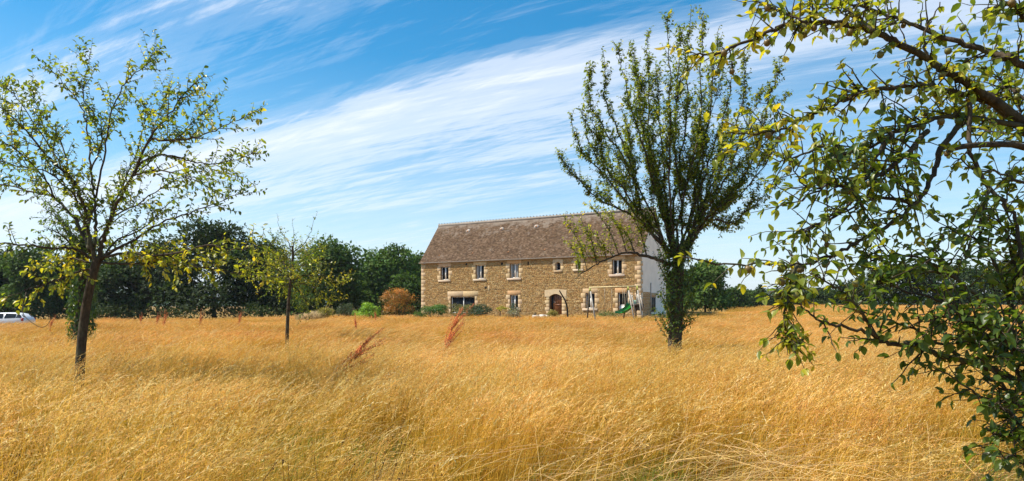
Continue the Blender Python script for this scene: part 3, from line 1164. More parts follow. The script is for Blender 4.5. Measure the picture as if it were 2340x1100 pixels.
def build_meadow():
    # sward kinds: fine bent, reddish fescue, tall pale oat grass, short green tinged, upright
    kinds = [dict(wind=.22), dict(mul=(.90, .78, .80), wind=.16), dict(mul=(1.06, 1.1, 1.2), heads=1.5, wind=.30), dict(green=.45, wind=.15, hscale=.86), dict(wind=.08, heads=.8, mul=(1.0, .95, .8))]
    order = [0, 1, 2, 0, 3, 4, 2, 1, 0, 4]

    def mk(name, n, *a, **k):
        out = []
        for i in range(n):
            kw = dict(kinds[order[i % len(order)]])
            kw.update(k)
            if name == 'meadow_grass':
                kw['green'] = max(kw.get('green', .12), .26)
                kw['mul'] = tuple(np.array(kw.get('mul', (1, 1, 1))) * (1.03, 1.06, 1.0))
            V, F_, C = grass_patch(100 * i + 7, *a, **kw)
            out.append(mesh_np(name, V, [F_], [M_grass], C))
        return out

    def pick_kind(xy, n):
        """neighbouring tufts tend to be of one kind"""
        x, y = xy[:, 0], xy[:, 1]
        v = .5 + .32 * np.sin(x * .9 + 1.7 * np.sin(y * .5)) + .32 * np.sin(y * .75 + 1.3 * np.sin(x * .6 + 2)) + rng.normal(0, .22, len(x))
        return np.clip((v * n).astype(int), 0, n - 1) if n else 0

    def lay(name, variants, y0, y1, per_m2, label, amp=.16, hmul=1.0):
        n = int(wedge_area(y0, y1) * per_m2)
        xy = strew(n, y0, y1)
        n = len(xy)
        z = ground_z(xy[:, 0], xy[:, 1]) - .02
        # shorter, trodden grass right in front of the camera gate
        near = sstep(1.5, 5.5, xy[:, 1])
        hs = hmul * (1 - .32 * np.exp(-((xy[:, 0] - 1.9) / 1.5) ** 2 - ((xy[:, 1] - 4.4) / 1.15) ** 2)) * rng.uniform(1 - amp, 1 + amp, n) * (1 + .14 * np.sin(xy[:, 0] * .31 + 1) * np.sin(xy[:, 1] * .27)) * (.72 + .28 * near)
        sc = np.stack([np.ones(n), np.ones(n), hs], -1) * rng.uniform(.9, 1.15, (n, 1))
        rot = np.stack([rng.normal(0, .05, n), rng.normal(0, .05, n), rng.normal(0, .6, n)], -1)
        scatter_group(name, variants, np.column_stack([xy, z]), rot, sc, pick_kind(xy, len(variants)), label)
    near = mk("meadow_grass", 10, .62, 430, 360, .0018)
    lay("meadow_grass", near, 1.4, 13.0, 1.75, "golden dry seeding grass in front")
    mid = mk("middle_meadow_grass", 7, 1.2, 900, 500, .0024, hscale=1.0, detail=False)
    lay("middle_meadow_grass", mid, 11.5, 40.0, .42, "golden dry grass across the middle of the field", hmul=.80)
    far = mk("distant_meadow_grass", 6, 2.4, 1300, 300, .006, hscale=1.02, detail=False)
    lay("distant_meadow_grass", far, 37.0, 118.0, .11, "golden dry grass at the back of the field", hmul=.50)
    # green undergrowth
    gr = []
    for i in range(4):
        r = np.random.default_rng(900 + i)
        V, F_, C = grass_patch(400 + i, .35, 0, 150, .0017, green=1.0, hscale=.95)
        C = C * np.array((.75, 1.05, .9))
        gr.append(mesh_np("green_undergrowth", V, [F_], [M_grass], C))
    xy = strew(420, 2.6, 14)
    n = len(xy)
    scatter_group("green_undergrowth", gr, np.column_stack([xy, ground_z(xy[:, 0], xy[:, 1])]), np.stack([np.zeros(n), np.zeros(n), rng.uniform(0, 6.28, n)], -1), np.repeat(rng.uniform(.7, 1.25, (n, 1)), 3, 1), rng.integers(0, 4, n), "green grass shoots low in the dry grass")
    # scattered larger pale heads above the fine grass
    bold = []
    for i in range(5):
        V, F_, C = grass_patch(700 + i, .5, 12, 0, .0024, hscale=1.05, heads=1.55, mul=(1.1, 1.22, 1.5), wind=.34)
        bold.append(mesh_np("pale_seed_heads", V, [F_], [M_grass], C))
    xy = strew(620, 2.6, 15)
    n = len(xy)
    nz = (.72 + .28 * sstep(1.5, 5.5, xy[:, 1])) * (1 - .3 * np.exp(-((xy[:, 0] - 1.9) / 1.5) ** 2 - ((xy[:, 1] - 4.4) / 1.15) ** 2))
    scatter_group("pale_seed_heads", bold, np.column_stack([xy, ground_z(xy[:, 0], xy[:, 1])]), np.stack([np.zeros(n), np.zeros(n), rng.normal(0, .6, n)], -1), np.stack([np.ones(n), np.ones(n), nz], -1), rng.integers(0, 5, n), "pale nodding grass heads standing above the golden grass")
    # long pale straws lying over the sward, thickest at the right front
    n = 1500
    c = np.where(rng.uniform(0, 1, (n, 1)) < .55, rng.normal((1.9, 4.5), (1.15, .8), (n, 2)), np.column_stack([rng.uniform(-4.5, 5, n), rng.uniform(2.8, 9, n)]))
    c = c[c[:, 1] > 3.1]
    n = len(c)
    ln = rng.uniform(.35, .95, n)
    az = rng.normal(.25, .9, n)
    el = rng.normal(.12, .2, n)
    d = np.stack([np.cos(az) * np.cos(el), np.sin(az) * np.cos(el), np.sin(el)], -1)
    base = np.column_stack([c, ground_z(c[:, 0], c[:, 1]) + rng.uniform(.30, .60, n) * (.78 + .25 * sstep(2, 6, c[:, 1]))])
    q = np.array([-.5, -.15, .2, .5])
    P = base[:, None] + d[:, None] * (q[None, :, None] * ln[:, None, None])
    P[..., 2] -= (q[None] ** 2) * ln[:, None] * rng.uniform(-.1, .5, (n, 1))
    wd = unit(np.cross(d, rng.normal(0, 1, (n, 3)) + (0, .4, 1)))
    cc = np.array((0.84, 0.62, 0.33)) * rng.uniform(.75, 1.1, (n, 1)) * np.stack([np.ones(n), rng.uniform(.88, 1.03, n), rng.uniform(.7, 1.1, n)], -1)
    V, F_, C = ribbon(P, wd, .0017 * np.array([1, 1, .9, .5])[None] * rng.uniform(.6, 1.3, (n, 1)), np.repeat(cc[:, None], 4, 1))
    link("fallen_straw", mesh_np("fallen_straw", V, [F_], [M_grass], C), kind='stuff', label="long pale straws lying bent over the grass")
    # dark dead stalks with small round heads
    mb = MB()
    for i in range(130):
        x, y = strew(1, 2.6, 9.5)[0] if i % 3 else (rng.uniform(-3.2, -.3), rng.uniform(3.2, 6.5))
        z = float(ground_z(x, y))
        hh = rng.uniform(.42, .78)
        lx = rng.normal(.1, .1)
        p = np.array([(x, y, z), (x + lx * .3, y, z + hh * .5), (x + lx, y + rng.normal(0, .04), z + hh)])
        col = np.array((0.20, 0.10, 0.045)) * rng.uniform(.6, 1.5)
        mb.tube(catmull(p, 3), .0018, 3, col, cap=False)
        for k in range(rng.integers(1, 4)):
            e = p[2] + rng.normal(0, .03, 3) * (k > 0)
            s = rng.uniform(.003, .006)
            mb.add(e + np.array([(s, 0, 0), (0, s, 0), (-s, 0, 0), (0, -s, 0), (0, 0, s * 1.3), (0, 0, -s * 1.3)]), [np.array([(0, 1, 4), (1, 2, 4), (2, 3, 4), (3, 0, 4), (1, 0, 5), (2, 1, 5), (3, 2, 5), (0, 3, 5)])], col * .6)
    mb.build("dead_stalks", M_grass, cols=True, kind='stuff', label="thin dark dead stalks standing in the dry grass")


build_meadow()

# ------------------------------------------------------------------ trees
LEAF_XY = None


def leaf_template(near=True):
    if near:
        ys = [0, .18, .48, .8, 1.0]
        hw = [0, .20, .29, .17, 0]
        V = [(0, y, -.22 * y * y) for y in ys]
        for s in (-1, 1):
            V += [(s * hw[i], ys[i], -.22 * ys[i] ** 2 + .13 * hw[i] / .29) for i in (1, 2, 3)]
        F_ = []
        for b, rev in ((5, False), (8, True)):
            f = [(0, 1, b), (b, 1, 2), (b, 2, b + 1), (b + 1, 2, 3), (b + 1, 3, b + 2), (b + 2, 3, 4)]
            F_ += [x[::-1] for x in f] if rev else f
        return np.array(V, dtype=float), np.array(F_)
    V = np.array([(0, 0, 0), (0, .5, -.05), (0, 1, -.22), (-.3, .45, .05), (.3, .45, .05)], dtype=float)
    F_ = np.array([(0, 1, 3), (3, 1, 2), (0, 4, 1), (4, 2, 1)])
    return V, F_


LEAFC = np.array([(0.045, 0.085, 0.016), (0.065, 0.115, 0.02), (0.10, 0.155, 0.024), (0.18, 0.23, 0.028), (0.33, 0.34, 0.03), (0.48, 0.39, 0.035)])


def leaf_colour(t):
    """t in 0..1 from deep green to yellow"""
    t = np.clip(np.asarray(t), 0, 1) * (len(LEAFC) - 1)
    i = np.minimum(t.astype(int), len(LEAFC) - 2)
    f = (t - i)[:, None]
    return LEAFC[i] * (1 - f) + LEAFC[i + 1] * f


def leaf_frames(P, D, Nn, L):
    D = unit(D)
    Xa = unit(np.cross(D, Nn))
    Nz = np.cross(Xa, D)
    k = np.random.default_rng(len(L)).uniform(.7, 1.2, (len(L), 2))
    return np.stack([Xa * k[:, :1], D, Nz * (k[:, 1:] * 2.6 - 1.4)], -1) * L[:, None, None]       # columns


def leaves_mesh(name, P, R, C, material, near):
    T, F_ = leaf_template(near)
    n, k = len(P), len(T)
    V = P[:, None] + np.einsum('nij,kj->nki', R, T)
    Fa = (F_[None] + (np.arange(n) * k)[:, None, None]).reshape(-1, 3)
    return mesh_np(name, V.reshape(-1, 3), [Fa], [material], np.repeat(C, k, 0), smooth=near)


class Tree:
    def __init__(self, base, seed, r=None):
        self.base = np.asarray(base, dtype=float)
        self.wood, self.limbs = MB(), []
        self.r = np.random.default_rng(seed)
        self.P, self.D, self.Nn, self.L, self.T = [], [], [], [], []
        self.fruit = []

    def limb(self, pts, r0, r1, per=6, k=7, wob=0.0, leafy=(0.1, 1.0)):
        p = catmull(pts, per)
        if wob:
            p[1:-1] += self.r.normal(0, wob, (len(p) - 2, 3))
        n = len(p)
        rad = r0 + (r1 - r0) * np.linspace(0, 1, n) ** .8
        self.wood.tube(p - self.base, rad, k)
        self.limbs.append((p, rad, leafy))
        return p, rad

    def px(self, uvs, Y0, Y1, r0, r1, **kw):
        n = len(uvs)
        seg = np.r_[0, np.cumsum(np.hypot(*np.diff(np.array(uvs, dtype=float), axis=0).T))]
        f = seg / seg[-1]
        return self.limb([at(u, v, Y0 + (Y1 - Y0) * f[i]) for i, (u, v) in enumerate(uvs)], r0, r1, **kw)

    def shoot(self, p0, d, ln, r0, curve=(0, 0, 0), n=5, wob=.03):
        d = unit(d)
        s = np.linspace(0, 1, n)[:, None]
        P = p0 + d * ln * s + np.asarray(curve) * ln * s ** 2
        P[1:] += self.r.normal(0, wob * ln, (n - 1, 3)) * np.linspace(.3, 1, n - 1)[:, None]
        rad = r0 * (1 - .75 * s[:, 0]) + .0008
        self.wood.tube(P - self.base, rad, 4 if r0 < .008 else 5, cap=False)
        return P, rad

    def leaf(self, p, d, n, L, t):
        self.P.append(p)
        self.D.append(d)
        self.Nn.append(n)
        self.L.append(L)
        self.T.append(t)

    def leaves_on(self, P, spacing, L, t, s0=.1, droop=.25, cluster=1, spread=.9, updown=(0.0, 0.0, 1.0)):
        r = self.r
        seg = np.linalg.norm(np.diff(P, axis=0), axis=1)
        tot = seg.sum()
        m = max(1, int(tot * (1 - s0) / spacing))
        cs = np.r_[0, np.cumsum(seg)]
        for q in np.linspace(tot * s0, tot, m):
            i = min(np.searchsorted(cs, q, side='right') - 1, len(seg) - 1)
            f = (q - cs[i]) / max(seg[i], 1e-6)
            p = P[i] * (1 - f) + P[i + 1] * f
            tan = unit(P[i + 1] - P[i])
            for _ in range(cluster):
                side = unit(np.cross(tan, r.normal(0, 1, 3)))
                d = unit(side * spread + tan * r.uniform(.2, .9) + np.array((0, 0, -droop * r.uniform(0, 2))))
                nrm = unit(np.asarray(updown) * 1.2 + r.normal(0, .55, 3))
                self.leaf(p, d, nrm, L * r.uniform(.5, 1.25), np.clip(t + r.normal(0, .13), 0, 1))

    def finish(self, name, label, cat, bark, leafmat, near, single=0, group=None, foliage="crown", leaf_single_name="leaf"):
        o = empty(name, tuple(self.base), label=label, cat=cat, group=group)
        self.wood.build("trunk", bark, o, smooth=True)
        P = np.array(self.P) - self.base
        L = np.array(self.L)
        R = leaf_frames(P, np.array(self.D), np.array(self.Nn), L)
        T = np.array(self.T)
        keep = np.ones(len(P), dtype=bool)
        if single:
            Wp = np.array(self.P)
            u = UC + F * Wp[:, 0] / Wp[:, 1]
            v = V0 - F * (Wp[:, 2] - H) / Wp[:, 1]
            vis = (u > -10) & (u < 2350) & (v > -10) & (v < 1110)
            score = np.where(vis, L / np.linalg.norm(Wp - (0, 0, H), axis=1), 0)
            pick = np.argsort(-score)[:single]
            keep[pick] = False
            bins = np.round(T[pick] * 7).astype(int)
            cache = {}
            Tm, Fm = leaf_template(True)
            for i, b in zip(pick, bins):
                if b not in cache:
                    cache[b] = mesh_np(leaf_single_name, Tm, [Fm], [leafmat], np.repeat(leaf_colour(np.array([b / 7])), len(Tm), 0), smooth=True)
                lo = bpy.data.objects.new(leaf_single_name, cache[b])
                COL.objects.link(lo)
                lo.parent = o
                M = Matrix([list(R[i][r_]) + [P[i][r_]] for r_ in range(3)] + [[0, 0, 0, 1]])
                lo.matrix_basis = M
        C = leaf_colour(T) * self.r.uniform(.85, 1.15, (len(T), 1))
        link(foliage, leaves_mesh(foliage, P[keep], R[keep], C[keep], leafmat, near), o, kind='stuff')
        self.fruit_objects(o)
        return o

    def fruit_objects(self, o):
        if not self.fruit:
            return
        ms = []
        for j in range(4):
            prof = [(0, .36), (.2, .46), (.42, .36), (.5, .05), (.42, -.3), (.2, -.47), (0, -.42)]
            kk = 9
            V, F_ = [], []
            for (rr, zz) in prof[1:-1]:
                for a in range(kk):
                    an = 2 * math.pi * a / kk
                    V.append((rr * math.cos(an), rr * math.sin(an), zz))
            V += [(0, 0, prof[0][1]), (0, 0, prof[-1][1])]
            for i in range(4):
                for a in range(kk):
                    F_.append((i * kk + a, (i + 1) * kk + a, (i + 1) * kk + (a + 1) % kk, i * kk + (a + 1) % kk))
            tris = [(45, a, (a + 1) % kk) for a in range(kk)] + [(46, 36 + (a + 1) % kk, 36 + a) for a in range(kk)]
            base = [(0.12, 0.13, 0.025), (0.14, 0.13, 0.03), (0.15, 0.10, 0.03), (0.09, 0.115, 0.02)][j]
            ms.append(mesh_np("apple", np.array(V), [np.array(F_), np.array(tris)], [M_fruit], np.tile(base, (len(V), 1)), smooth=True))
        for (p, s) in self.fruit:
            q = bpy.data.objects.new("apple", ms[self.r.integers(0, 4)])
            COL.objects.link(q)
            q.parent = o
            q.location = tuple(p - self.base)
            q.scale = (s, s, s)
            q.rotation_euler = (self.r.uniform(-.5, .5), self.r.uniform(-.5, .5), self.r.uniform(0, 6))


def interp(P, rad, f):
    x = f * (len(P) - 1)
    i = min(int(x), len(P) - 2)
    g = x - i
    return P[i] * (1 - g) + P[i + 1] * g, unit(P[i + 1] - P[i]), rad[i] * (1 - g) + rad[i + 1] * g


UP = np.array((0, 0, 1.0))


def build_left_tree():
    Y = 9.0
    b = at(180, 888, Y)
    b[2] = float(ground_z(b[0], b[1])) - .05
    T = Tree(b, 21)
    r = T.r
    T.limb([b, at(181, 885, Y), at(186, 790, Y), at(197, 700, Y), at(214, 622, Y), at(224, 588, Y)], .066, .050, k=10, leafy=None)
    L = [
        ([(224, 592), (236, 550), (252, 500), (275, 450), (303, 402), (345, 312), (388, 262), (425, 210), (468, 172)], Y, Y - .5, .044, .004),
        ([(303, 402), (350, 390), (405, 398), (450, 415), (498, 436)], Y - .2, Y - .9, .02, .003),
        ([(318, 378), (352, 358), (400, 358), (440, 370), (500, 374), (560, 358), (604, 332)], Y - .2, Y + .5, .022, .003),
        ([(345, 318), (400, 322), (460, 310), (520, 285), (598, 248)], Y - .3, Y - 1.0, .02, .0025),
        ([(219, 600), (204, 545), (190, 475), (178, 428), (150, 398), (108, 358), (58, 298), (0, 244), (-60, 200)], Y, Y - .6, .040, .005),
        ([(216, 560), (218, 500), (214, 440), (206, 375), (204, 318), (186, 246), (150, 196), (108, 150)], Y + .05, Y + .7, .03, .003),
        ([(208, 390), (232, 330), (226, 282), (190, 222), (196, 165), (207, 118)], Y + .3, Y + .9, .016, .003),
        ([(220, 450), (242, 330), (252, 262), (280, 200), (318, 160), (372, 106)], Y + .2, Y - .4, .018, .003),
        ([(206, 575), (172, 505), (122, 452), (62, 436), (0, 420), (-60, 400)], Y, Y + .9, .032, .005),
        ([(125, 452), (100, 405), (40, 345), (-10, 318), (-70, 300)], Y + .3, Y - .2, .018, .004),
        ([(213, 590), (165, 568), (110, 567), (60, 560), (0, 556), (-70, 545)], Y, Y - .9, .030, .006),
        ([(230, 594), (272, 566), (312, 546), (370, 508), (425, 490), (482, 468), (556, 440)], Y, Y - .5, .030, .003),
        ([(230, 590), (290, 578), (350, 585), (420, 575), (480, 560), (545, 570), (600, 560)], Y, Y - 1.1, .026, .004),
        ([(232, 600), (300, 604), (370, 602), (450, 610), (530, 622), (606, 632)], Y, Y - .8, .022, .003),
        ([(222, 608), (262, 556), (330, 520), (380, 470), (430, 440)], Y, Y + 1.2, .022, .003),
        ([(214, 615), (180, 620), (130, 640), (80, 655), (10, 680), (-40, 672)], Y, Y - 1.2, .020, .003),
        ([(205, 600), (160, 590), (120, 610), (70, 605)], Y, Y + .6, .016, .003),
        ([(210, 560), (170, 440), (140, 330), (90, 250), (60, 190)], Y + .1, Y + 1.0, .022, .003),
        ([(225, 575), (260, 470), (300, 380), (330, 280), (335, 230)], Y + .1, Y + 1.2, .022, .003),
        ([(186, 470), (120, 400), (40, 380), (-40, 360)], Y, Y - 1.2, .016, .003),
        ([(150, 400), (90, 300), (30, 215), (-20, 180)], Y - .2, Y + .4, .014, .003),
        ([(120, 450), (60, 380), (20, 300), (10, 240)], Y + .4, Y + 1.0, .012, .003),
        ([(303, 402), (390, 330), (450, 270), (505, 225)], Y - .1, Y + .9, .014, .003),
        ([(250, 500), (340, 450), (440, 395), (560, 405)], Y - .1, Y + 1.1, .014, .003),
        ([(275, 450), (330, 340), (370, 250), (385, 205)], Y - .1, Y + .5, .013, .003),
    ]
    for uv, y0, y1, r0, r1 in L:
        T.px(uv, y0, y1, r0 * .78, r1, wob=.008)
    # the low bare curved twig in front of the car
    T.px([(60, 668), (52, 715), (85, 745), (105, 745), (122, 722)], Y - .9, Y - 1.3, .006, .002, leafy=None)
    c = at(230, 450, Y)
    for (P, rad, leafy) in list(T.limbs):
        if leafy is None:
            continue
        ln = np.linalg.norm(np.diff(P, axis=0), axis=1).sum()
        m = int(ln / .062)
        low = P[-1][2] < 2.35
        for f in r.uniform(.12, 1, m):
            p, tan, rp = interp(P, rad, f)
            side = unit(np.cross(tan, r.normal(0, 1, 3)))
            d = side * .8 + tan * .65 + UP * (.12 if low else .30)
            tl = r.uniform(.12, .48) * (1.1 - .45 * f)
            Q, _ = T.shoot(p, d, tl, min(.006, rp * .5 + .001), (0, 0, .0 if low else .05))
            yellow = .52 + (.26 if low else 0.02) + r.normal(0, .1)
            T.leaves_on(Q, .027 if not low else .022, .064 if not low else .066, yellow - .04, s0=.12, droop=.3)
            if r.uniform() < .3:
                Q2, _ = T.shoot(Q[2], d + r.normal(0, .7, 3), tl * .6, .003, (0, 0, 0))
                T.leaves_on(Q2, .030, .056, yellow, s0=.1, droop=.5)
        T.leaves_on(P, .05, .06, .45, s0=.82)
    T.finish("apple_tree", "slender leaning young apple tree with thin spreading crown standing left of everything", "tree", M_bark_smooth, M_leaf, True, single=300)


def build_small_tree():
    Y = 20.0
    b = at(656, 778, Y)
    b[2] = float(ground_z(b[0], b[1])) - .05
    T = Tree(b, 8)
    r = T.r
    T.limb([b, at(656, 770, Y), at(659, 700, Y), at(664, 640, Y), at(669, 590, Y), at(668, 562, Y)], .062, .03, k=8, leafy=None)
    L = [
        ([(668, 575), (655, 548), (640, 525), (634, 490)], Y, Y + .1, .016, .002), ([(668, 575), (672, 545), (668, 500)], Y, Y - .2, .014, .002),
        ([(668, 580), (690, 562), (707, 535), (726, 484)], Y, Y - .2, .018, .002),
        ([(666, 610), (690, 595), (715, 575), (735, 560)], Y, Y + .8, .02, .003), ([(665, 620), (640, 590), (620, 560), (628, 545)], Y, Y + .6, .02, .003),
        ([(664, 640), (700, 630), (745, 632), (782, 652)], Y, Y - .9, .02, .003), ([(664, 645), (700, 650), (735, 668), (752, 690)], Y, Y - .3, .018, .003),
        ([(664, 635), (630, 615), (590, 600), (560, 610)], Y, Y - .8, .02, .003), ([(664, 640), (640, 632), (605, 636), (575, 640)], Y, Y + .4, .018, .003),
        ([(663, 650), (690, 672), (700, 700), (690, 715)], Y, Y + .9, .016, .003), ([(666, 600), (650, 585), (640, 600), (610, 605)], Y, Y + 1.1, .016, .003),
        ([(666, 615), (700, 605), (740, 600)], Y, Y - 1.2, .016, .003), ([(663, 648), (645, 655), (620, 660)], Y, Y + 1.0, .014, .003), ([(668, 590), (680, 575), (700, 572)], Y, Y + 1.2, .014, .003),
    ]
    for i, (uv, y0, y1, r0, r1) in enumerate(L):
        P, rad = T.px(uv, y0, y1, r0, r1, wob=.012)
        whip = i < 3
        ln = np.linalg.norm(np.diff(P, axis=0), axis=1).sum()
        for f in r.uniform(.05, 1, int(ln / (.12 if whip else .042))):
            p, tan, rp = interp(P, rad, f)
            side = unit(np.cross(tan, r.normal(0, 1, 3)))
            tl = (.12 if whip and f > .35 else r.uniform(.2, .6))
            Q, _ = T.shoot(p, side * .9 + tan * .5 + UP * .15, tl, .004, (0, 0, .0))
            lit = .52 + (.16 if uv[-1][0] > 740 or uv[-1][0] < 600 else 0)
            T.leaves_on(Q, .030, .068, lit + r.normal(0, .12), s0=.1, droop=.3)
        T.leaves_on(P, .06, .05, .5, s0=.3)
    T.finish("apple_tree", "small young apple tree with three bare whips on top, before the dark wood", "tree", M_bark_smooth, M_leaf, False)


def build_mid_tree():
    Y = 15.5
    b = at(1545, 795, Y)
    b[2] = float(ground_z(b[0], b[1])) - .05
    T = Tree(b, 33)
    r = T.r
    T.limb([b, at(1542, 790, Y), at(1546, 720, Y), at(1548, 650, Y), at(1550, 600, Y), at(1549, 560, Y)], .17, .12, k=10, leafy=None)
    tips = [(1276, 350), (1300, 255), (1345, 140), (1380, 128), (1412, 108), (1440, 92), (1478, 85), (1525, 42), (1556, 60), (1580, 14), (1604, 38), (1646, 58), (1676, 120), (1702, 128), (1740, 200), (1768, 300), (1782, 152), (1750, 260), (1738, 405), (1722, 440), (1330, 250), (1365, 330), (1460, 190), (1500, 150), (1620, 160), (1660, 230)]
    subs = []
    jit = lambda a: (a[0] + r.normal(0, 9), a[1] + r.normal(0, 9))
    for i, (u, v) in enumerate(tips):
        y1 = Y + r.uniform(-1.5, 1.5)
        bu = 1549 + (u - 1549) * .06
        k = (u - 1549)
        uv = [(bu, 590 - abs(k) * .02), (1549 + k * .30, 505 - (480 - v) * .02), (1549 + k * .66, 590 - (590 - v) * .50), (1549 + k * .90, 590 - (590 - v) * .78), (u, v)]
        uv = [uv[0]] + [jit(q) for q in uv[1:-1]] + [uv[-1]]
        P, rad = T.px(uv, Y, y1, .036 if abs(k) < 200 else .030, .004, wob=.02)
        subs.append((P, rad, .0))
    # inner forks
    for (P, rad, _) in list(subs):
        for f in r.uniform(.22, .62, 2):
            p, tan, rp = interp(P, rad, f)
            d = tan * .9 + r.normal(0, .33, 3) + UP * .45
            Q, rq = T.shoot(p, d, r.uniform(1.0, 2.0) * (1.1 - f * .5), rp * .55, (0, 0, .18), n=8, wob=.025)
            subs.append((Q, rq, 0))
    # the long low drooping limb with upright shoots
    P, rad = T.px([(1546, 612), (1520, 600), (1482, 588), (1444, 577), (1420, 580), (1388, 592), (1354, 610), (1314, 638)], Y, Y - 1.0, .05, .008, wob=.01)
    for (f, tu, tv) in ((.97, 1305, 560), (.9, 1290, 500), (.82, 1322, 492), (.72, 1345, 520), (.6, 1352, 470), (.5, 1385, 480), (.4, 1400, 500), (.3, 1430, 470), (.66, 1362, 560), (.78, 1316, 580)):
        p, tan, rp = interp(P, rad, f)
        e = at(tu, tv, p[1] + r.uniform(-.3, .3))
        mid = p * .5 + e * .5 + np.array((.08, 0, 0))
        Q, rq = T.limb([p, mid, e], rp * .5 + .002, .003, per=4)
        subs.append((Q, rq, 1))
    for (P, rad, kind) in subs:
        ln = np.linalg.norm(np.diff(P, axis=0), axis=1).sum()
        m = int(ln / (.036 if not kind else .040))
        s0 = .16 if not kind else .05
        ph, fr = r.uniform(0, 6.28), r.uniform(9, 22)
        for f in r.uniform(s0, 1, m):
            if math.sin(f * fr + ph) < -.25 and r.uniform() < .72:
                continue
            p, tan, rp = interp(P, rad, f)
            side = unit(np.cross(tan, r.normal(0, 1, 3)))
            tl = r.uniform(.07, .46) * (1.15 - .6 * f)
            Q, _ = T.shoot(p, side * .8 + tan * .7 + UP * .5, tl, .004, (0, 0, .1))
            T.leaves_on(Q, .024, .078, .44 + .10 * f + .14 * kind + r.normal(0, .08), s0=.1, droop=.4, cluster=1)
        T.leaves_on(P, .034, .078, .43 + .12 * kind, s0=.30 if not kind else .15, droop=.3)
    # suckers up the trunk
    for i in range(70):
        z = r.uniform(.7, 2.9)
        a = r.uniform(0, 6.28)
        p = np.array((b[0] + math.cos(a) * .13, b[1] + math.sin(a) * .13, b[2] + z))
        Q, _ = T.shoot(p, (math.cos(a) * .6, math.sin(a) * .5, 1.0), r.uniform(.3, .85), .007, (0, 0, .1))
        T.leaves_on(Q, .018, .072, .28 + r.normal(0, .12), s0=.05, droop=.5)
    for i in range(1700):
        z = 1.0 + 2.25 * r.beta(1.6, 1.2)
        a = r.uniform(0, 6.28)
        d = np.array((math.cos(a), math.sin(a), 0))
        q = .15 + .30 * r.beta(1.3, 2.2) * min(1, z / 1.6)
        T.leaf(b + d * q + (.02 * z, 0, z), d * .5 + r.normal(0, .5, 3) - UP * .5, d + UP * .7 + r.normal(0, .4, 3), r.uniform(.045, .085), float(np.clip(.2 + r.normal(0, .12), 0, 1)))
    for side in ((1590, 700), (1604, 712), (1515, 665)):
        P, rad = T.px([(1548, 760), (1548 + (side[0] - 1548) * .6, 735), side], Y, Y - .3, .012, .003)
        T.leaves_on(P, .02, .065, .4, s0=.35, droop=.5)
    T.finish("fruit_tree", "tall dense vase shaped fruit tree with leafy trunk in front of the white gable", "tree", M_bark, M_leaf, False)


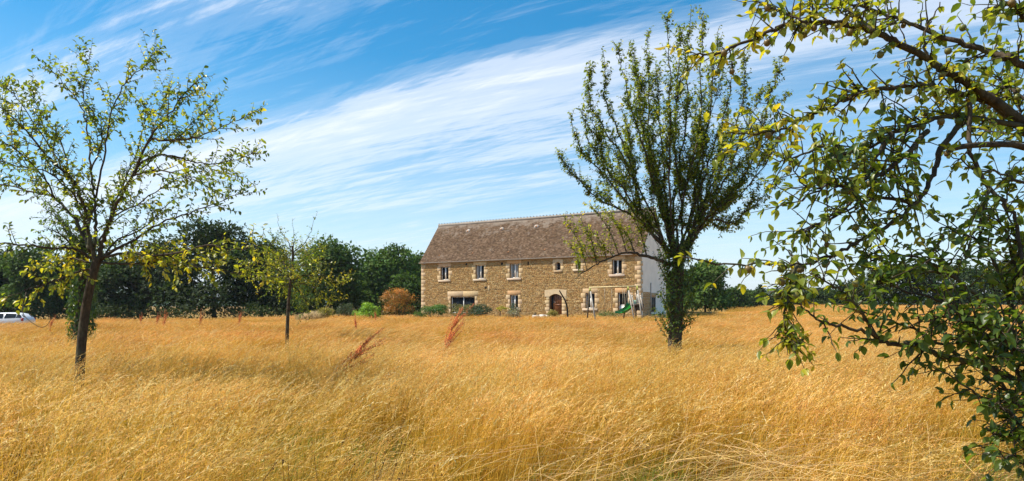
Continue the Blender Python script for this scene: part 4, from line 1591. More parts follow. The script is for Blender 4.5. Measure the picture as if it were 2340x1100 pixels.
def build_right_tree():
    Y = 4.3
    b = np.array((3.95, 4.5, 0.0))
    b[2] = float(ground_z(b[0], b[1])) - .05
    T = Tree(b, 55)
    r = T.r
    tr = T.limb([b, b + (-.05, 0, .8), b + (-.02, -.05, 1.5), b + (.05, -.1, 2.2), b + (.0, -.1, 3.0), b + (-.15, -.1, 3.9)], .17, .07, k=10, leafy=None)
    t0 = lambda z: tuple(b + (0, -.06, z))

    def seg(uvs, y0, y1, r0, r1, root=None, **kw):
        n = len(uvs)
        a = np.array(uvs, dtype=float)
        s = np.r_[0, np.cumsum(np.hypot(*np.diff(a, axis=0).T))]
        f = s / s[-1]
        pts = [at(u, v, y0 + (y1 - y0) * f[i]) for i, (u, v) in enumerate(uvs)]
        if root is not None:
            pts = [np.array(root)] + pts
        return T.limb(pts, r0, r1, **kw)
    limbs = []

    def add(uvs, y0, y1, r0, r1, root=None, dens=1.0, t=.42, tl=.30, f0=.05, droop=.0):
        P, rad = seg(uvs, y0, y1, r0, r1, root, wob=.006)
        limbs.append((P, rad, dens, t, tl, f0, droop))
    # upper limbs
    add([(2338, 275), (2211, 193), (2165, 163), (2120, 135), (2038, 92), (1987, 71), (1906, 51), (1834, 51), (1778, 64), (1717, 92), (1650, 118), (1585, 127)], 4.4, 4.0, .034, .005, t0(2.43), 1.0, .56, .22, .12)
    add([(2345, 150), (2282, 122), (2191, 99), (2090, 60), (2020, 30), (1950, 8), (1890, -25)], 4.2, 4.7, .027, .005, t0(2.9), 1.2, .45, .28)
    add([(2333, 285), (2242, 226), (2181, 211), (2114, 196), (2038, 201), (1977, 209), (1911, 239), (1855, 262), (1800, 293), (1733, 306), (1640, 300)], 4.5, 3.9, .024, .004, t0(2.39), 1.15, .56, .24, .15)
    add([(2345, 290), (2211, 268), (2165, 267), (2099, 285), (2038, 305), (1987, 340), (1930, 350), (1880, 370)], 4.4, 4.1, .022, .005, t0(2.65), 1.3, .42, .30)
    add([(2211, 268), (2150, 340), (2130, 407), (2089, 468), (2038, 509), (1967, 550), (1900, 583), (1835, 604), (1758, 602), (1656, 606), (1560, 588)], 4.3, 3.8, .019, .004, None, .62, .55, .22, .2)
    add([(1822, 606), (1806, 660), (1795, 720), (1800, 770), (1812, 795)], 3.9, 3.85, .010, .003, None, 5.5, .56, .15, .02, .2)
    add([(2120, 300), (2060, 360), (2010, 400), (1940, 420), (1880, 430), (1830, 460)], 4.2, 3.8, .018, .004, None, 1.7, .30, .34)
    add([(2038, 305), (1990, 380), (1960, 440), (1900, 500), (1850, 520), (1830, 560)], 4.1, 3.9, .016, .003, None, 1.3, .30, .32)
    add([(2100, 470), (2010, 450), (1940, 480), (1880, 500)], 4.2, 3.9, .014, .003, None, 1.5, .34, .28)
    add([(1930, 350), (1870, 340), (1810, 360), (1780, 370)], 4.0, 3.7, .010, .003, None, 1.0, .42, .22)
    add([(1880, 430), (1840, 420), (1790, 350)], 3.9, 3.7, .008, .002, None, .8, .45, .18)
    # vertical and inner twigs
    add([(2216, 235), (2220, 350), (2262, 432), (2312, 488), (2330, 560), (2350, 640)], 4.2, 4.0, .014, .010, None, .55, .34, .26)
    add([(2262, 432), (2240, 500), (2215, 560), (2180, 620)], 4.1, 4.0, .010, .003, None, 1.1, .24, .26)
    add([(2345, 420), (2300, 400), (2240, 390), (2170, 355)], 4.2, 4.1, .012, .003, t0(2.15), .5, .3, .2)
    # right, dark low mass
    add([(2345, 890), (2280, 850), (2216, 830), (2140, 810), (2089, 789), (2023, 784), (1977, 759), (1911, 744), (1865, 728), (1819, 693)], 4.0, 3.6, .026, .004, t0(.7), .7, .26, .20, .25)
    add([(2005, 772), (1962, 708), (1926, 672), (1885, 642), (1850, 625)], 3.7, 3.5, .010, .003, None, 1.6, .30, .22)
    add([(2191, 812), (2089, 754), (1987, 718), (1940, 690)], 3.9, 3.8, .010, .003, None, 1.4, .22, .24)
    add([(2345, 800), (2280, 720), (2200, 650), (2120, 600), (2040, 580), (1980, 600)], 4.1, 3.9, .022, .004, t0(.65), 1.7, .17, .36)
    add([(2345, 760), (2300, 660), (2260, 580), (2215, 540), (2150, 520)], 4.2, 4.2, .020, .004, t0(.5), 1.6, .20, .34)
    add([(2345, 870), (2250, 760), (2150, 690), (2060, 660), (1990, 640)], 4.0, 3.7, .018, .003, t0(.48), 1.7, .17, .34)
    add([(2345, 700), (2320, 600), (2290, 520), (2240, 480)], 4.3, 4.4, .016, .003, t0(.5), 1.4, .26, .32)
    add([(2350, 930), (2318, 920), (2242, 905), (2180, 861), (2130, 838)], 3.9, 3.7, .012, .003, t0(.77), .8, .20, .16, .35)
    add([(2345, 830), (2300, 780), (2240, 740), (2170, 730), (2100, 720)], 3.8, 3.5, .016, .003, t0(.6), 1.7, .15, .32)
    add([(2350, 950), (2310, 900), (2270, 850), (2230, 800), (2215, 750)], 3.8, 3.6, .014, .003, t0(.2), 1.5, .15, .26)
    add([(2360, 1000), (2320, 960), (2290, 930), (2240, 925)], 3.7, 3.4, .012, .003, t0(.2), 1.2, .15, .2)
    add([(2350, 640), (2330, 560), (2300, 470), (2310, 400)], 4.3, 4.5, .014, .003, t0(.6), 1.2, .3, .3)
    add([(2360, 60), (2330, 30), (2300, 10), (2250, 20)], 4.1, 4.0, .014, .003, t0(2.9), 1.3, .35, .25)
    add([(2350, 330), (2330, 250), (2290, 190), (2250, 150)], 4.5, 4.9, .016, .003, t0(1.8), 1.3, .36, .3)
    add([(2345, 230), (2300, 200), (2260, 230), (2180, 260)], 4.6, 5.2, .014, .003, t0(2.55), 1.2, .3, .3)
    add([(2120, 135), (2110, 80), (2130, 45), (2148, 5)], 4.0, 4.0, .008, .003, None, .35, .4, .12)
    add([(1834, 51), (1800, 30), (1760, 15), (1720, 0)], 3.8, 3.9, .007, .002, None, 1.6, .5, .18)
    add([(1990, 72), (1960, 40), (1900, 20), (1850, 5)], 3.9, 4.1, .008, .002, None, 1.8, .48, .2)
    add([(2390, 1060), (2340, 1010), (2300, 990), (2262, 1000)], 3.7, 3.5, .012, .003, t0(.2), 1.3, .18, .2)
    add([(2390, 930), (2345, 880), (2310, 830), (2300, 770)], 3.8, 3.9, .012, .003, t0(.3), 1.4, .18, .26)
    add([(2380, 860), (2330, 800), (2270, 790), (2200, 770)], 3.9, 4.1, .012, .003, t0(.5), 1.5, .18, .26)
    add([(2390, 1110), (2345, 1060), (2320, 1040), (2290, 1050)], 3.6, 3.4, .010, .003, t0(.15), 1.0, .18, .18)
    # the dead sawn stub
    P, rad = seg([(2345, 338), (2300, 330), (2242, 331), (2200, 335), (2170, 342)], 4.2, 4.0, .022, .016, t0(2.5))
    for (P, rad, dens, t, tl, f0, droop) in limbs:
        ln = np.linalg.norm(np.diff(P, axis=0), axis=1).sum()
        m = int(ln / .050 * dens * (.60 if t < .28 else (.88 if t < .4 else 1.3)))
        for f in r.uniform(f0, 1, m):
            p, tan, rp = interp(P, rad, f)
            side = unit(np.cross(tan, r.normal(0, 1, 3)))
            l = tl * r.uniform(.25, 1.2)
            d = side * .9 + tan * .55 + UP * (.25 - droop)
            Q, _ = T.shoot(p, d, l, min(.005, .0015 + rp * .3), (0, 0, -.1))
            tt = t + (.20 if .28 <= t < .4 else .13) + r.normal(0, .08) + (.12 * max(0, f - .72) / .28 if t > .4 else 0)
            T.leaves_on(Q, .047, .058, tt, s0=.2, droop=.3, cluster=2)
            if r.uniform() < .10 and t > .25 and Q[-1][2] > 1.5:
                s = r.uniform(.032, .046)
                e = Q[r.integers(1, 4)]
                T.fruit.append((e + np.array((0, 0, -s * .62)), s))
        T.leaves_on(P, .035, .054, t + .22, s0=.93, droop=.3, cluster=2)
    # fruit close to the wood
    for i in range(26):
        P, rad, *_ = limbs[(0, 2, 4, 6, 3)[i % 5]]
        p, tan, rp = interp(P, rad, r.uniform(.25, .97))
        s = r.uniform(.034, .048)
        T.fruit.append((p + np.array((r.uniform(-.03, .03), r.uniform(-.05, 0), -rp - s * .55)), s))
    T.finish("apple_tree", "nearest apple tree laden with small fruit, its boughs reaching in from the right edge", "tree", M_bark, M_leaf, True, single=300)


build_left_tree()
build_small_tree()
build_mid_tree()
build_right_tree()


def build_ivy_tree():
    Y = 14.0
    x0 = (184 - UC) / F * Y
    b = np.array((x0, Y, float(ground_z(x0, Y)) - .05))
    T = Tree(b, 77)
    r = T.r
    T.limb([b, b + (-.05, 0, .9), b + (.04, 0, 1.8), b + (.06, 0, 2.9), b + (.15, .1, 3.6)], .11, .06, k=8)
    for k in range(9):
        a = r.uniform(0, 6.28)
        e = b + (math.cos(a) * r.uniform(.5, 1.1), math.sin(a) * r.uniform(.5, 1.1), r.uniform(2.6, 3.9))
        P, rad = T.limb([b + (.05, 0, 2.2 + .15 * k % 1), (b + (.05, 0, 2.6) + e) / 2 + (0, 0, .1), e], .03, .004)
        for f in r.uniform(.2, 1, 16):
            p, tan, rp = interp(P, rad, f)
            Q, _ = T.shoot(p, r.normal(0, 1, 3) + UP * .2, r.uniform(.2, .5), .004)
            T.leaves_on(Q, .035, .07, .22, droop=.4)
    for i in range(2600):
        z = r.uniform(.35, 3.0)
        a = r.uniform(0, 6.28)
        rad = .13 + .11 * math.sin(min(1, (z - .3) / 1.2) * 1.57) * r.uniform(.4, 1.25)
        if z < .9 and r.uniform() < .6:
            continue
        d = np.array((math.cos(a), math.sin(a), 0))
        T.leaf(b + d * rad + (.02 * z, 0, z), d * .35 + (r.normal(0, .4), r.normal(0, .4), -.9), d + UP * .5 + r.normal(0, .3, 3), r.uniform(.05, .085), np.clip(.06 + r.normal(0, .07), 0, 1))
    T.finish("ivy_clad_tree", "thin tree with ivy wrapped trunk behind the left apple tree", "tree", M_bark, M_leaf, False)


build_ivy_tree()

# ------------------------------------------------------------------ background trees and shrubs


def clump_leaves(r, lobes, n, size, colf, flat=.0, hollow=.55):
    """leaf clumps through the volume of ellipsoid lobes: positions, frames, colours"""
    w = np.array([l[1][0] * l[1][1] + l[1][0] * l[1][2] for l in lobes])
    w = w / w.sum()
    k = r.choice(len(lobes), n, p=w)
    c = np.array([l[0] for l in lobes])[k]
    rad = np.array([l[1] for l in lobes])[k]
    d = unit(r.normal(0, 1, (n, 3)))
    d[:, 2] = np.where(d[:, 2] < -.35, -d[:, 2], d[:, 2])
    rr = hollow + (1 - hollow) * r.uniform(0, 1, n) ** .6
    rr = rr * (1 + .14 * np.sin(d[:, 0] * 9 + k) * np.sin(d[:, 2] * 8 + k * 2))
    P = c + d * rad * rr[:, None] + r.normal(0, size * .35, (n, 3))
    D = unit(d * .6 + r.normal(0, .7, (n, 3)) + (0, 0, -.15))
    Nn = unit(d + UP * .5 + r.normal(0, .5, (n, 3)))
    L = size * r.uniform(.6, 1.35, n)
    tint = np.array([l[2] if len(l) > 2 else 0 for l in lobes])[k]
    C = colf(r, n, d, tint)
    return P, leaf_frames(P, D, Nn, L), C


def lobed(r, c, R, m, sub=.42, low=-.5):
    """an uneven crown: lobes placed over an ellipsoid"""
    out = [(np.array(c), np.array(R) * .62, 0.0)]
    for i in range(m):
        d = unit(r.normal(0, 1, 3))
        if d[2] < low:
            d[2] = -d[2] * .5
        s = sub * r.uniform(.65, 1.25)
        out.append((np.array(c) + d * np.array(R) * (1 - sub * .8) * r.uniform(.85, 1.08), np.array(R) * s * np.array((1, 1, .82)), r.normal(0, .18)))
    return out


def green_fn(base, spread=.25, tipc=None):
    base = np.array(base)

    def f(r, n, d, tint):
        c = base * (1 + tint[:, None]) * r.uniform(1 - spread, 1 + spread, (n, 1)) * np.stack([r.uniform(.85, 1.2, n), np.ones(n), r.uniform(.8, 1.1, n)], -1)
        if tipc is not None:
            k = (sstep(.1, .9, d[:, 2]) * r.uniform(.2, 1.1, n)).clip(0, 1)[:, None]
            c = c * (1 - k) + np.array(tipc) * r.uniform(.75, 1.2, (n, 1)) * k
        return c
    return f


def broad_tree(name, label, u, Y, vtop, half_w_px, seed, base=(0.035, 0.06, 0.018), size=.34, n=5200, trunk_frac=.16, lobes=22, group=None, conifer=False):
    r = np.random.default_rng(seed)
    x = (u - UC) / F * Y
    gz = float(ground_z(x, Y))
    top = H + (V0 - vtop) / F * Y
    hw = half_w_px / F * Y
    hgt = top - gz
    o = empty(name, (x, Y, gz), label=label, cat="tree", group=group)
    wood = MB()
    tr = max(.10, hgt * .022)
    wood.tube(catmull([(0, 0, -.2), (r.normal(0, .1), r.normal(0, .1), hgt * .3), (r.normal(0, .2), r.normal(0, .2), hgt * .62), (r.normal(0, .2), 0, hgt * .9)], 4), np.linspace(tr, tr * .2, 13), 7)
    for k in range(9):
        a = r.uniform(0, 6.28)
        z = hgt * r.uniform(.2, .6)
        wood.tube(catmull([(0, 0, z), (math.cos(a) * hw * .4, math.sin(a) * hw * .4, z + hgt * .1), (math.cos(a) * hw * .8, math.sin(a) * hw * .8, z + hgt * .22)], 3), np.linspace(tr * .45, .03, 7), 5)
    wood.build("trunk", M_bark, o, smooth=True)
    if conifer:
        lb = []
        for k in range(lobes):
            q = k / lobes
            for a in r.uniform(0, 6.28, 3):
                rr = hw * (1 - q) * .62
                lb.append((np.array((math.cos(a) * rr, math.sin(a) * rr, hgt * (.06 + .92 * q))), np.array((hw * (1 - q) * .5 + .15, hw * (1 - q) * .5 + .15, hgt / lobes * 1.1)), r.normal(0, .15)))
    else:
        zc = hgt * (trunk_frac + (1 - trunk_frac) * .5)
        rz = hgt * (1 - trunk_frac) * .5
        lb = lobed(r, (0, 0, zc), (hw, hw * .9, rz), lobes)
        for a in np.linspace(0, 6.28, 11)[:-1]:
            q = r.uniform(.5, .95)
            lb.append((np.array((math.cos(a) * hw * q, math.sin(a) * hw * .8 * q, hgt * r.uniform(.12, .34))), np.array((hw * .42, hw * .42, hgt * .2)), r.normal(0, .15)))
    P, R, C = clump_leaves(r, lb, n, size, green_fn(base), hollow=.5)
    P[:, 2] = np.abs(P[:, 2])
    link("crown", leaves_mesh("crown", P, R, C, M_leaf_far, False), o, kind='stuff')
    return o


def build_wood():
    dark = (0.034, 0.058, 0.016)
    mid = (0.058, 0.105, 0.024)
    light = (0.085, 0.150, 0.034)
    row = [
        # name, label, u, Y, vtop, half width px, base colour, trunk frac, n
        ("dark_tree", "dark bushy tree behind the white car at the edge of the wood", -20, 84, 578, 60, dark, .05, 4200),
        ("conifer_tree", "narrow pointed dark conifer rising at the left end of the wood", 22, 88, 566, 26, dark, .02, 2600),
        ("dark_tree", "dark rounded tree just left of the ivy covered trunk", 78, 82, 560, 62, mid, .05, 5200),
        ("dark_tree", "low dark tree filling the wood behind the left apple trunk", 165, 86, 590, 62, dark, .04, 4200),
        ("dark_tree", "dark tree right of the left apple trunk with light gaps below", 265, 84, 575, 66, dark, .05, 4600),
        ("oak_tree", "broad dark oak with a lower shoulder left of the tallest crown", 360, 86, 545, 76, dark, .06, 5400),
        ("oak_tree", "tallest broad dark oak of the wood left of the small apple tree", 490, 84, 498, 98, dark, .07, 7800),
        ("oak_tree", "dark oak crown seen just behind the small apple tree", 598, 88, 545, 70, dark, .06, 5200),
        ("oak_tree", "pointed dark green tree right of the small apple tree", 752, 82, 541, 76, mid, .05, 6400),
        ("ash_tree", "rounded mid green tree left of the farmhouse with leaf gaps", 888, 90, 562, 68, light, .08, 6200),
        ("ash_tree", "mid green tree half hidden by the left corner of the farmhouse", 968, 96, 566, 52, light, .06, 5000),
        ("dark_tree", "low shady tree between the two crowns left of the farmhouse", 825, 92, 602, 48, mid, .03, 3600),
        ("dark_tree", "low dark green tree standing behind the red brown bush", 925, 84, 628, 46, mid, .03, 3400),
        ("dark_tree", "low dark tree under the oaks behind the small apple trunk", 665, 84, 602, 58, dark, .02, 4000),
    ]
    for i, (nm, lab, u, Y, vt, hwp, col, tf, n) in enumerate(row):
        broad_tree(nm, lab, u, Y, vt, hwp * 1.12, 300 + i, col, .46, int(n * 1.7), tf, 26, "trees of the wood behind the field", conifer=nm.startswith("conifer"))
    right = [
        ("birch_tree", "light green loose tree right of the white gable", 1612, 80, 590, 54, light, .04, 5200, .36),
        ("dark_tree", "dark green tree close behind the vase shaped fruit tree", 1560, 84, 612, 46, mid, .04, 4000, .36),
        ("hedge_tree", "low dark tree at the end of the house hedge", 1672, 112, 655, 34, mid, .02, 2600, .36),
        ("hedge_tree", "low rounded tree in the gap before the far hill", 1712, 118, 663, 30, mid, .02, 2400, .36),
        ("conifer_tree", "small dark spruce in the middle of the far hedge", 1738, 116, 652, 27, dark, .02, 2200, .34),
        ("hedge_tree", "low dark tree behind the hanging apple spray", 1800, 118, 660, 44, dark, .02, 2800, .36),
        ("hedge_tree", "dark hedge tree seen below the long thin bough", 1880, 118, 655, 46, dark, .02, 2800, .36),
        ("oak_tree", "large dark oak at the right end of the field behind the boughs", 2075, 112, 592, 92, dark, .05, 6400, .42),
        ("oak_tree", "broad dark oak behind the thickest leaves at the right", 2230, 116, 600, 88, dark, .05, 5400, .42),
        ("hedge_tree", "dark hedge tree linking the far oaks and the low hedge", 1965, 114, 634, 50, dark, .03, 3200, .38),
        ("oak_tree", "dark oak at the extreme right edge of the field", 2380, 112, 580, 90, dark, .05, 4600, .42),
    ]
    for i, (nm, lab, u, Y, vt, hwp, col, tf, n, sz) in enumerate(right):
        broad_tree(nm, lab, u, Y, vt, hwp * 1.12, 400 + i, col, sz * 1.12, int(n * 1.6), tf, 22, "trees along the right side of the field", conifer=nm.startswith("conifer"))
    # brambles and low growth under the wood
    r = np.random.default_rng(71)
    P, R, C = [], [], []
    lb = []
    for x in np.arange(-68, -9, 1.1):
        y = 80.5 + 1.5 * math.sin(x * .7) + max(0, (x + 22) * .25)
        lb.append((np.array((x, y, float(ground_z(x, y)) + .7)), np.array((1.3, 1.0, r.uniform(.8, 1.9))), r.normal(0, .2)))
    for x in np.arange(26, 100, 1.3):
        y = 113 + 1.5 * math.sin(x * .5)
        lb.append((np.array((x, y, float(ground_z(x, y)) + .5)), np.array((1.4, 1.0, r.uniform(.6, 1.5))), r.normal(0, .2)))
    P, R, C = clump_leaves(r, lb, 15000, .30, green_fn((0.04, 0.062, 0.02)), hollow=.3)
    link("undergrowth", leaves_mesh("undergrowth", P, R, C, M_leaf_far, False), kind='stuff', label="dark brambles along the foot of the wood and hedge")


build_wood()


def shrub(name, label, u, Y, vtop, vbase, half_px, base, n, size, seed, tip=None, lobes=12, group=None, mat_=None, cat="shrub", long_=1.0):
    r = np.random.default_rng(seed)
    x = (u - UC) / F * Y
    gz = float(ground_z(x, Y))
    top = H + (V0 - vtop) / F * Y
    hw = half_px / F * Y
    hgt = top - gz
    o = empty(name, (x, Y, gz), label=label, cat=cat, group=group)
    wood = MB()
    for k in range(7):
        a = r.uniform(0, 6.28)
        wood.tube(catmull([(math.cos(a) * .08, math.sin(a) * .08, -.05), (math.cos(a) * hw * .35, math.sin(a) * hw * .35, hgt * .4), (math.cos(a) * hw * .6, math.sin(a) * hw * .6, hgt * .8)], 3), np.linspace(.03, .006, 7), 5)
    wood.build("stem", M_bark, o, smooth=True)
    lb = lobed(r, (0, 0, hgt * .46), (hw, hw * .85, hgt * .54), lobes, .40, -.7)
    P, R, C = clump_leaves(r, lb, n, size, green_fn(base, .3, tip), hollow=.55)
    P[:, 2] = np.maximum(P[:, 2], .02)
    link("foliage", leaves_mesh("foliage", P, R, C, mat_ or M_shrub, False), o, kind='stuff')
    return o


def build_shrubs():
    g = "garden shrubs along the front of the house"
    shrub("olive_shrub", "fine yellowish green mound shrub left of the dark upright shrub", 742, 62, 697, 725, 23, (0.22, 0.20, 0.03), 1900, .10, 1, (0.34, 0.30, 0.05), group=g)
    shrub("dark_shrub", "loose dark grey green shrub with wispy top shoots", 793, 63, 684, 725, 25, (0.07, 0.10, 0.04), 1800, .12, 2, group=g)
    shrub("bright_shrub", "bright green rounded shrub left of the red brown bush", 843, 61, 690, 725, 40, (0.14, 0.28, 0.02), 3000, .13, 3, (0.34, 0.50, 0.04), group=g)
    shrub("photinia_bush", "big dome shaped red brown bush beside the left house corner", 912, 62.5, 659, 725, 44, (0.20, 0.145, 0.032), 5200, .12, 4, (0.66, 0.25, 0.05), group=g, lobes=30)
    shrub("low_shrub", "low fresh green shrub at the foot of the red brown bush", 960, 61.0, 709, 725, 20, (0.09, 0.16, 0.03), 800, .10, 5, group=g)
    shrub("evergreen_shrub", "dark green dense shrub under the first upper window", 990, 63.5, 690, 725, 40, (0.06, 0.14, 0.028), 2600, .12, 6, (0.12, 0.24, 0.04), group=g)
    shrub("hebe_shrub", "wide olive green bush under the large window", 1060, 63.5, 690, 725, 44, (0.14, 0.15, 0.05), 3000, .11, 7, (0.25, 0.23, 0.09), group=g)
    shrub("evergreen_shrub", "blue green bush right of the large window", 1102, 62.5, 692, 725, 27, (0.05, 0.09, 0.045), 2100, .11, 8, group=g)
    shrub("rose_bush", "small leafy rose bush in front of the middle ground floor window", 1174, 61.5, 690, 722, 13, (0.045, 0.09, 0.035), 700, .09, 9, (0.10, 0.16, 0.06), group=g)
    shrub("lavender_clump", "pale grey green clump below the middle ground floor window", 1176, 60.8, 706, 722, 20, (0.30, 0.30, 0.22), 900, .09, 10, group=g)
    shrub("yellow_shrub", "small yellow green shrub in front of the arched door", 1262, 58.5, 707, 722, 17, (0.20, 0.19, 0.04), 900, .09, 11, (0.40, 0.34, 0.10), group=g)
    shrub("green_weeds", "low green weeds below the wall right of the arched door", 1388, 56.5, 709, 722, 40, (0.10, 0.15, 0.04), 900, .09, 12, group=g, lobes=16)
    shrub("box_shrub", "tiny dark round shrub by the pale stone edging", 1222, 59.5, 711.5, 722, 5, (0.015, 0.022, 0.012), 260, .06, 13, group=g, lobes=5)
    # pale dry plume grass
    r = np.random.default_rng(44)
    Y = 61.5
    x = (712 - UC) / F * Y
    gz = float(ground_z(x, Y))
    o = empty("plume_grass", (x, Y, gz), label="pale cream plume grass clump left of the yellowish mound shrub", cat="ornamental grass", group=g)
    n = 900
    P0 = np.stack([r.uniform(-1.35, 1.1, n), r.uniform(-.5, .5, n), np.zeros(n)], -1)
    az = r.uniform(0, 6.28, n)
    h = r.uniform(.7, 1.55, n) * (1 - .25 * np.abs(P0[:, 0]))
    s = np.array([0, .45, .8, 1.0])
    lean = np.stack([np.cos(az) * .35 + .1, np.sin(az) * .35, np.zeros(n)], -1)
    P = P0[:, None] + UP * (h[:, None, None] * (s - .15 * s ** 3)[None, :, None]) + lean[:, None] * (h[:, None, None] * (s ** 2)[None, :, None])
    wd = unit(np.stack([-np.sin(az), np.cos(az), np.zeros(n)], -1))
    col = np.array((0.66, 0.52, 0.32)) * r.uniform(.7, 1.15, (n, 1))
    V, F_, C = ribbon(P, wd, np.array([.01, .014, .022, .006])[None] * r.uniform(.7, 1.3, (n, 1)), np.repeat(col[:, None], 4, 1))
    link("plumes", mesh_np("plumes", V, [F_], [M_grass], C), o, kind='stuff')
    # small standard tree with pale yellow head
    Y = 60.5
    x = (1143 - UC) / F * Y
    T = Tree((x, Y, float(ground_z(x, Y)) - .05), 90)
    T.limb([T.base, T.base + (.0, 0, .6), T.base + (.02, 0, 1.15)], .05, .04, leafy=None)
    for k in range(16):
        a = T.r.uniform(0, 6.28)
        P, rad = T.limb([T.base + (.02, 0, 1.1), T.base + (math.cos(a) * .3, math.sin(a) * .3, 1.3), T.base + (.15 + math.cos(a) * T.r.uniform(.3, .75), math.sin(a) * .5, T.r.uniform(1.05, 1.55))], .012, .004)
        T.leaves_on(P, .03, .11, .88, s0=.3, droop=.5, cluster=2)
    T.finish("standard_shrub", "tiny pale yellow headed tree on a straight stem by the middle window", "small tree", M_bark, M_shrub, False, group=g)
    # young sapling right of the leaning stem
    Y = 57.5
    x = (1306 - UC) / F * Y
    T = Tree((x, Y, float(ground_z(x, Y)) - .05), 91)
    for e in ((.45, 0, 1.15), (.2, .1, 1.0), (-.2, 0, .8)):
        P, rad = T.limb([T.base, T.base + np.array(e) * (.4, .4, .6), T.base + np.array(e)], .012, .004)
        T.leaves_on(P, .12, .12, .6, s0=.4, droop=.3)
    T.finish("sapling", "thin sparse sapling between the arched door and the next window", "small tree", M_bark, M_shrub, False, group=g)
    # bare dark bent stem
    Y = 57.0
    w = MB()
    pts = [at(1298, 720, Y), at(1296, 705, Y), at(1292, 689, Y), at(1285, 676, Y), at(1278, 664, Y)]
    b0 = np.array((pts[0][0], Y, float(ground_z(pts[0][0], Y))))
    pts = [b0] + pts[1:]
    w.tube(catmull([p - b0 for p in pts], 5), np.linspace(.085, .05, 21), 8)
    w.tube([pts[2] - b0, pts[2] - b0 + (.2, 0, .12)], .025, 5)
    link("bent_stem", w.mesh("bent_stem", plain("black_bark", (0.03, 0.024, 0.02), .9, .1), smooth=True), loc=tuple(b0), label="bare black bent stem leaning left before the arched door", cat="dead tree")
    # pale stone edging by the door
    Y = 58.8
    m = plain("pale_slab", (0.60, 0.55, 0.48), .85, .2, bmp=.2)
    for (u0, u1, vz) in ((1216, 1232, 720.5), (1233, 1246, 719), (1247, 1258, 720)):
        mb = MB()
        xa, xb = (u0 - UC) / F * Y, (u1 - UC) / F * Y
        gz = float(ground_z(xa, Y))
        mb.box(xa, xb - .02, Y - .2, Y + .25, gz - .05, H + (V0 - vz) / F * Y, jit=.02)
        lab = {1216: "left pale stone slab of the edging before the arched door", 1233: "middle pale stone slab of the edging before the arched door", 1247: "right pale stone slab of the edging next to the yellow green shrub"}[u0]
        mb.build("edging_stone", m, label=lab, cat="stone", group="pale edging stones")


build_shrubs()

# ------------------------------------------------------------------ swing set and slide


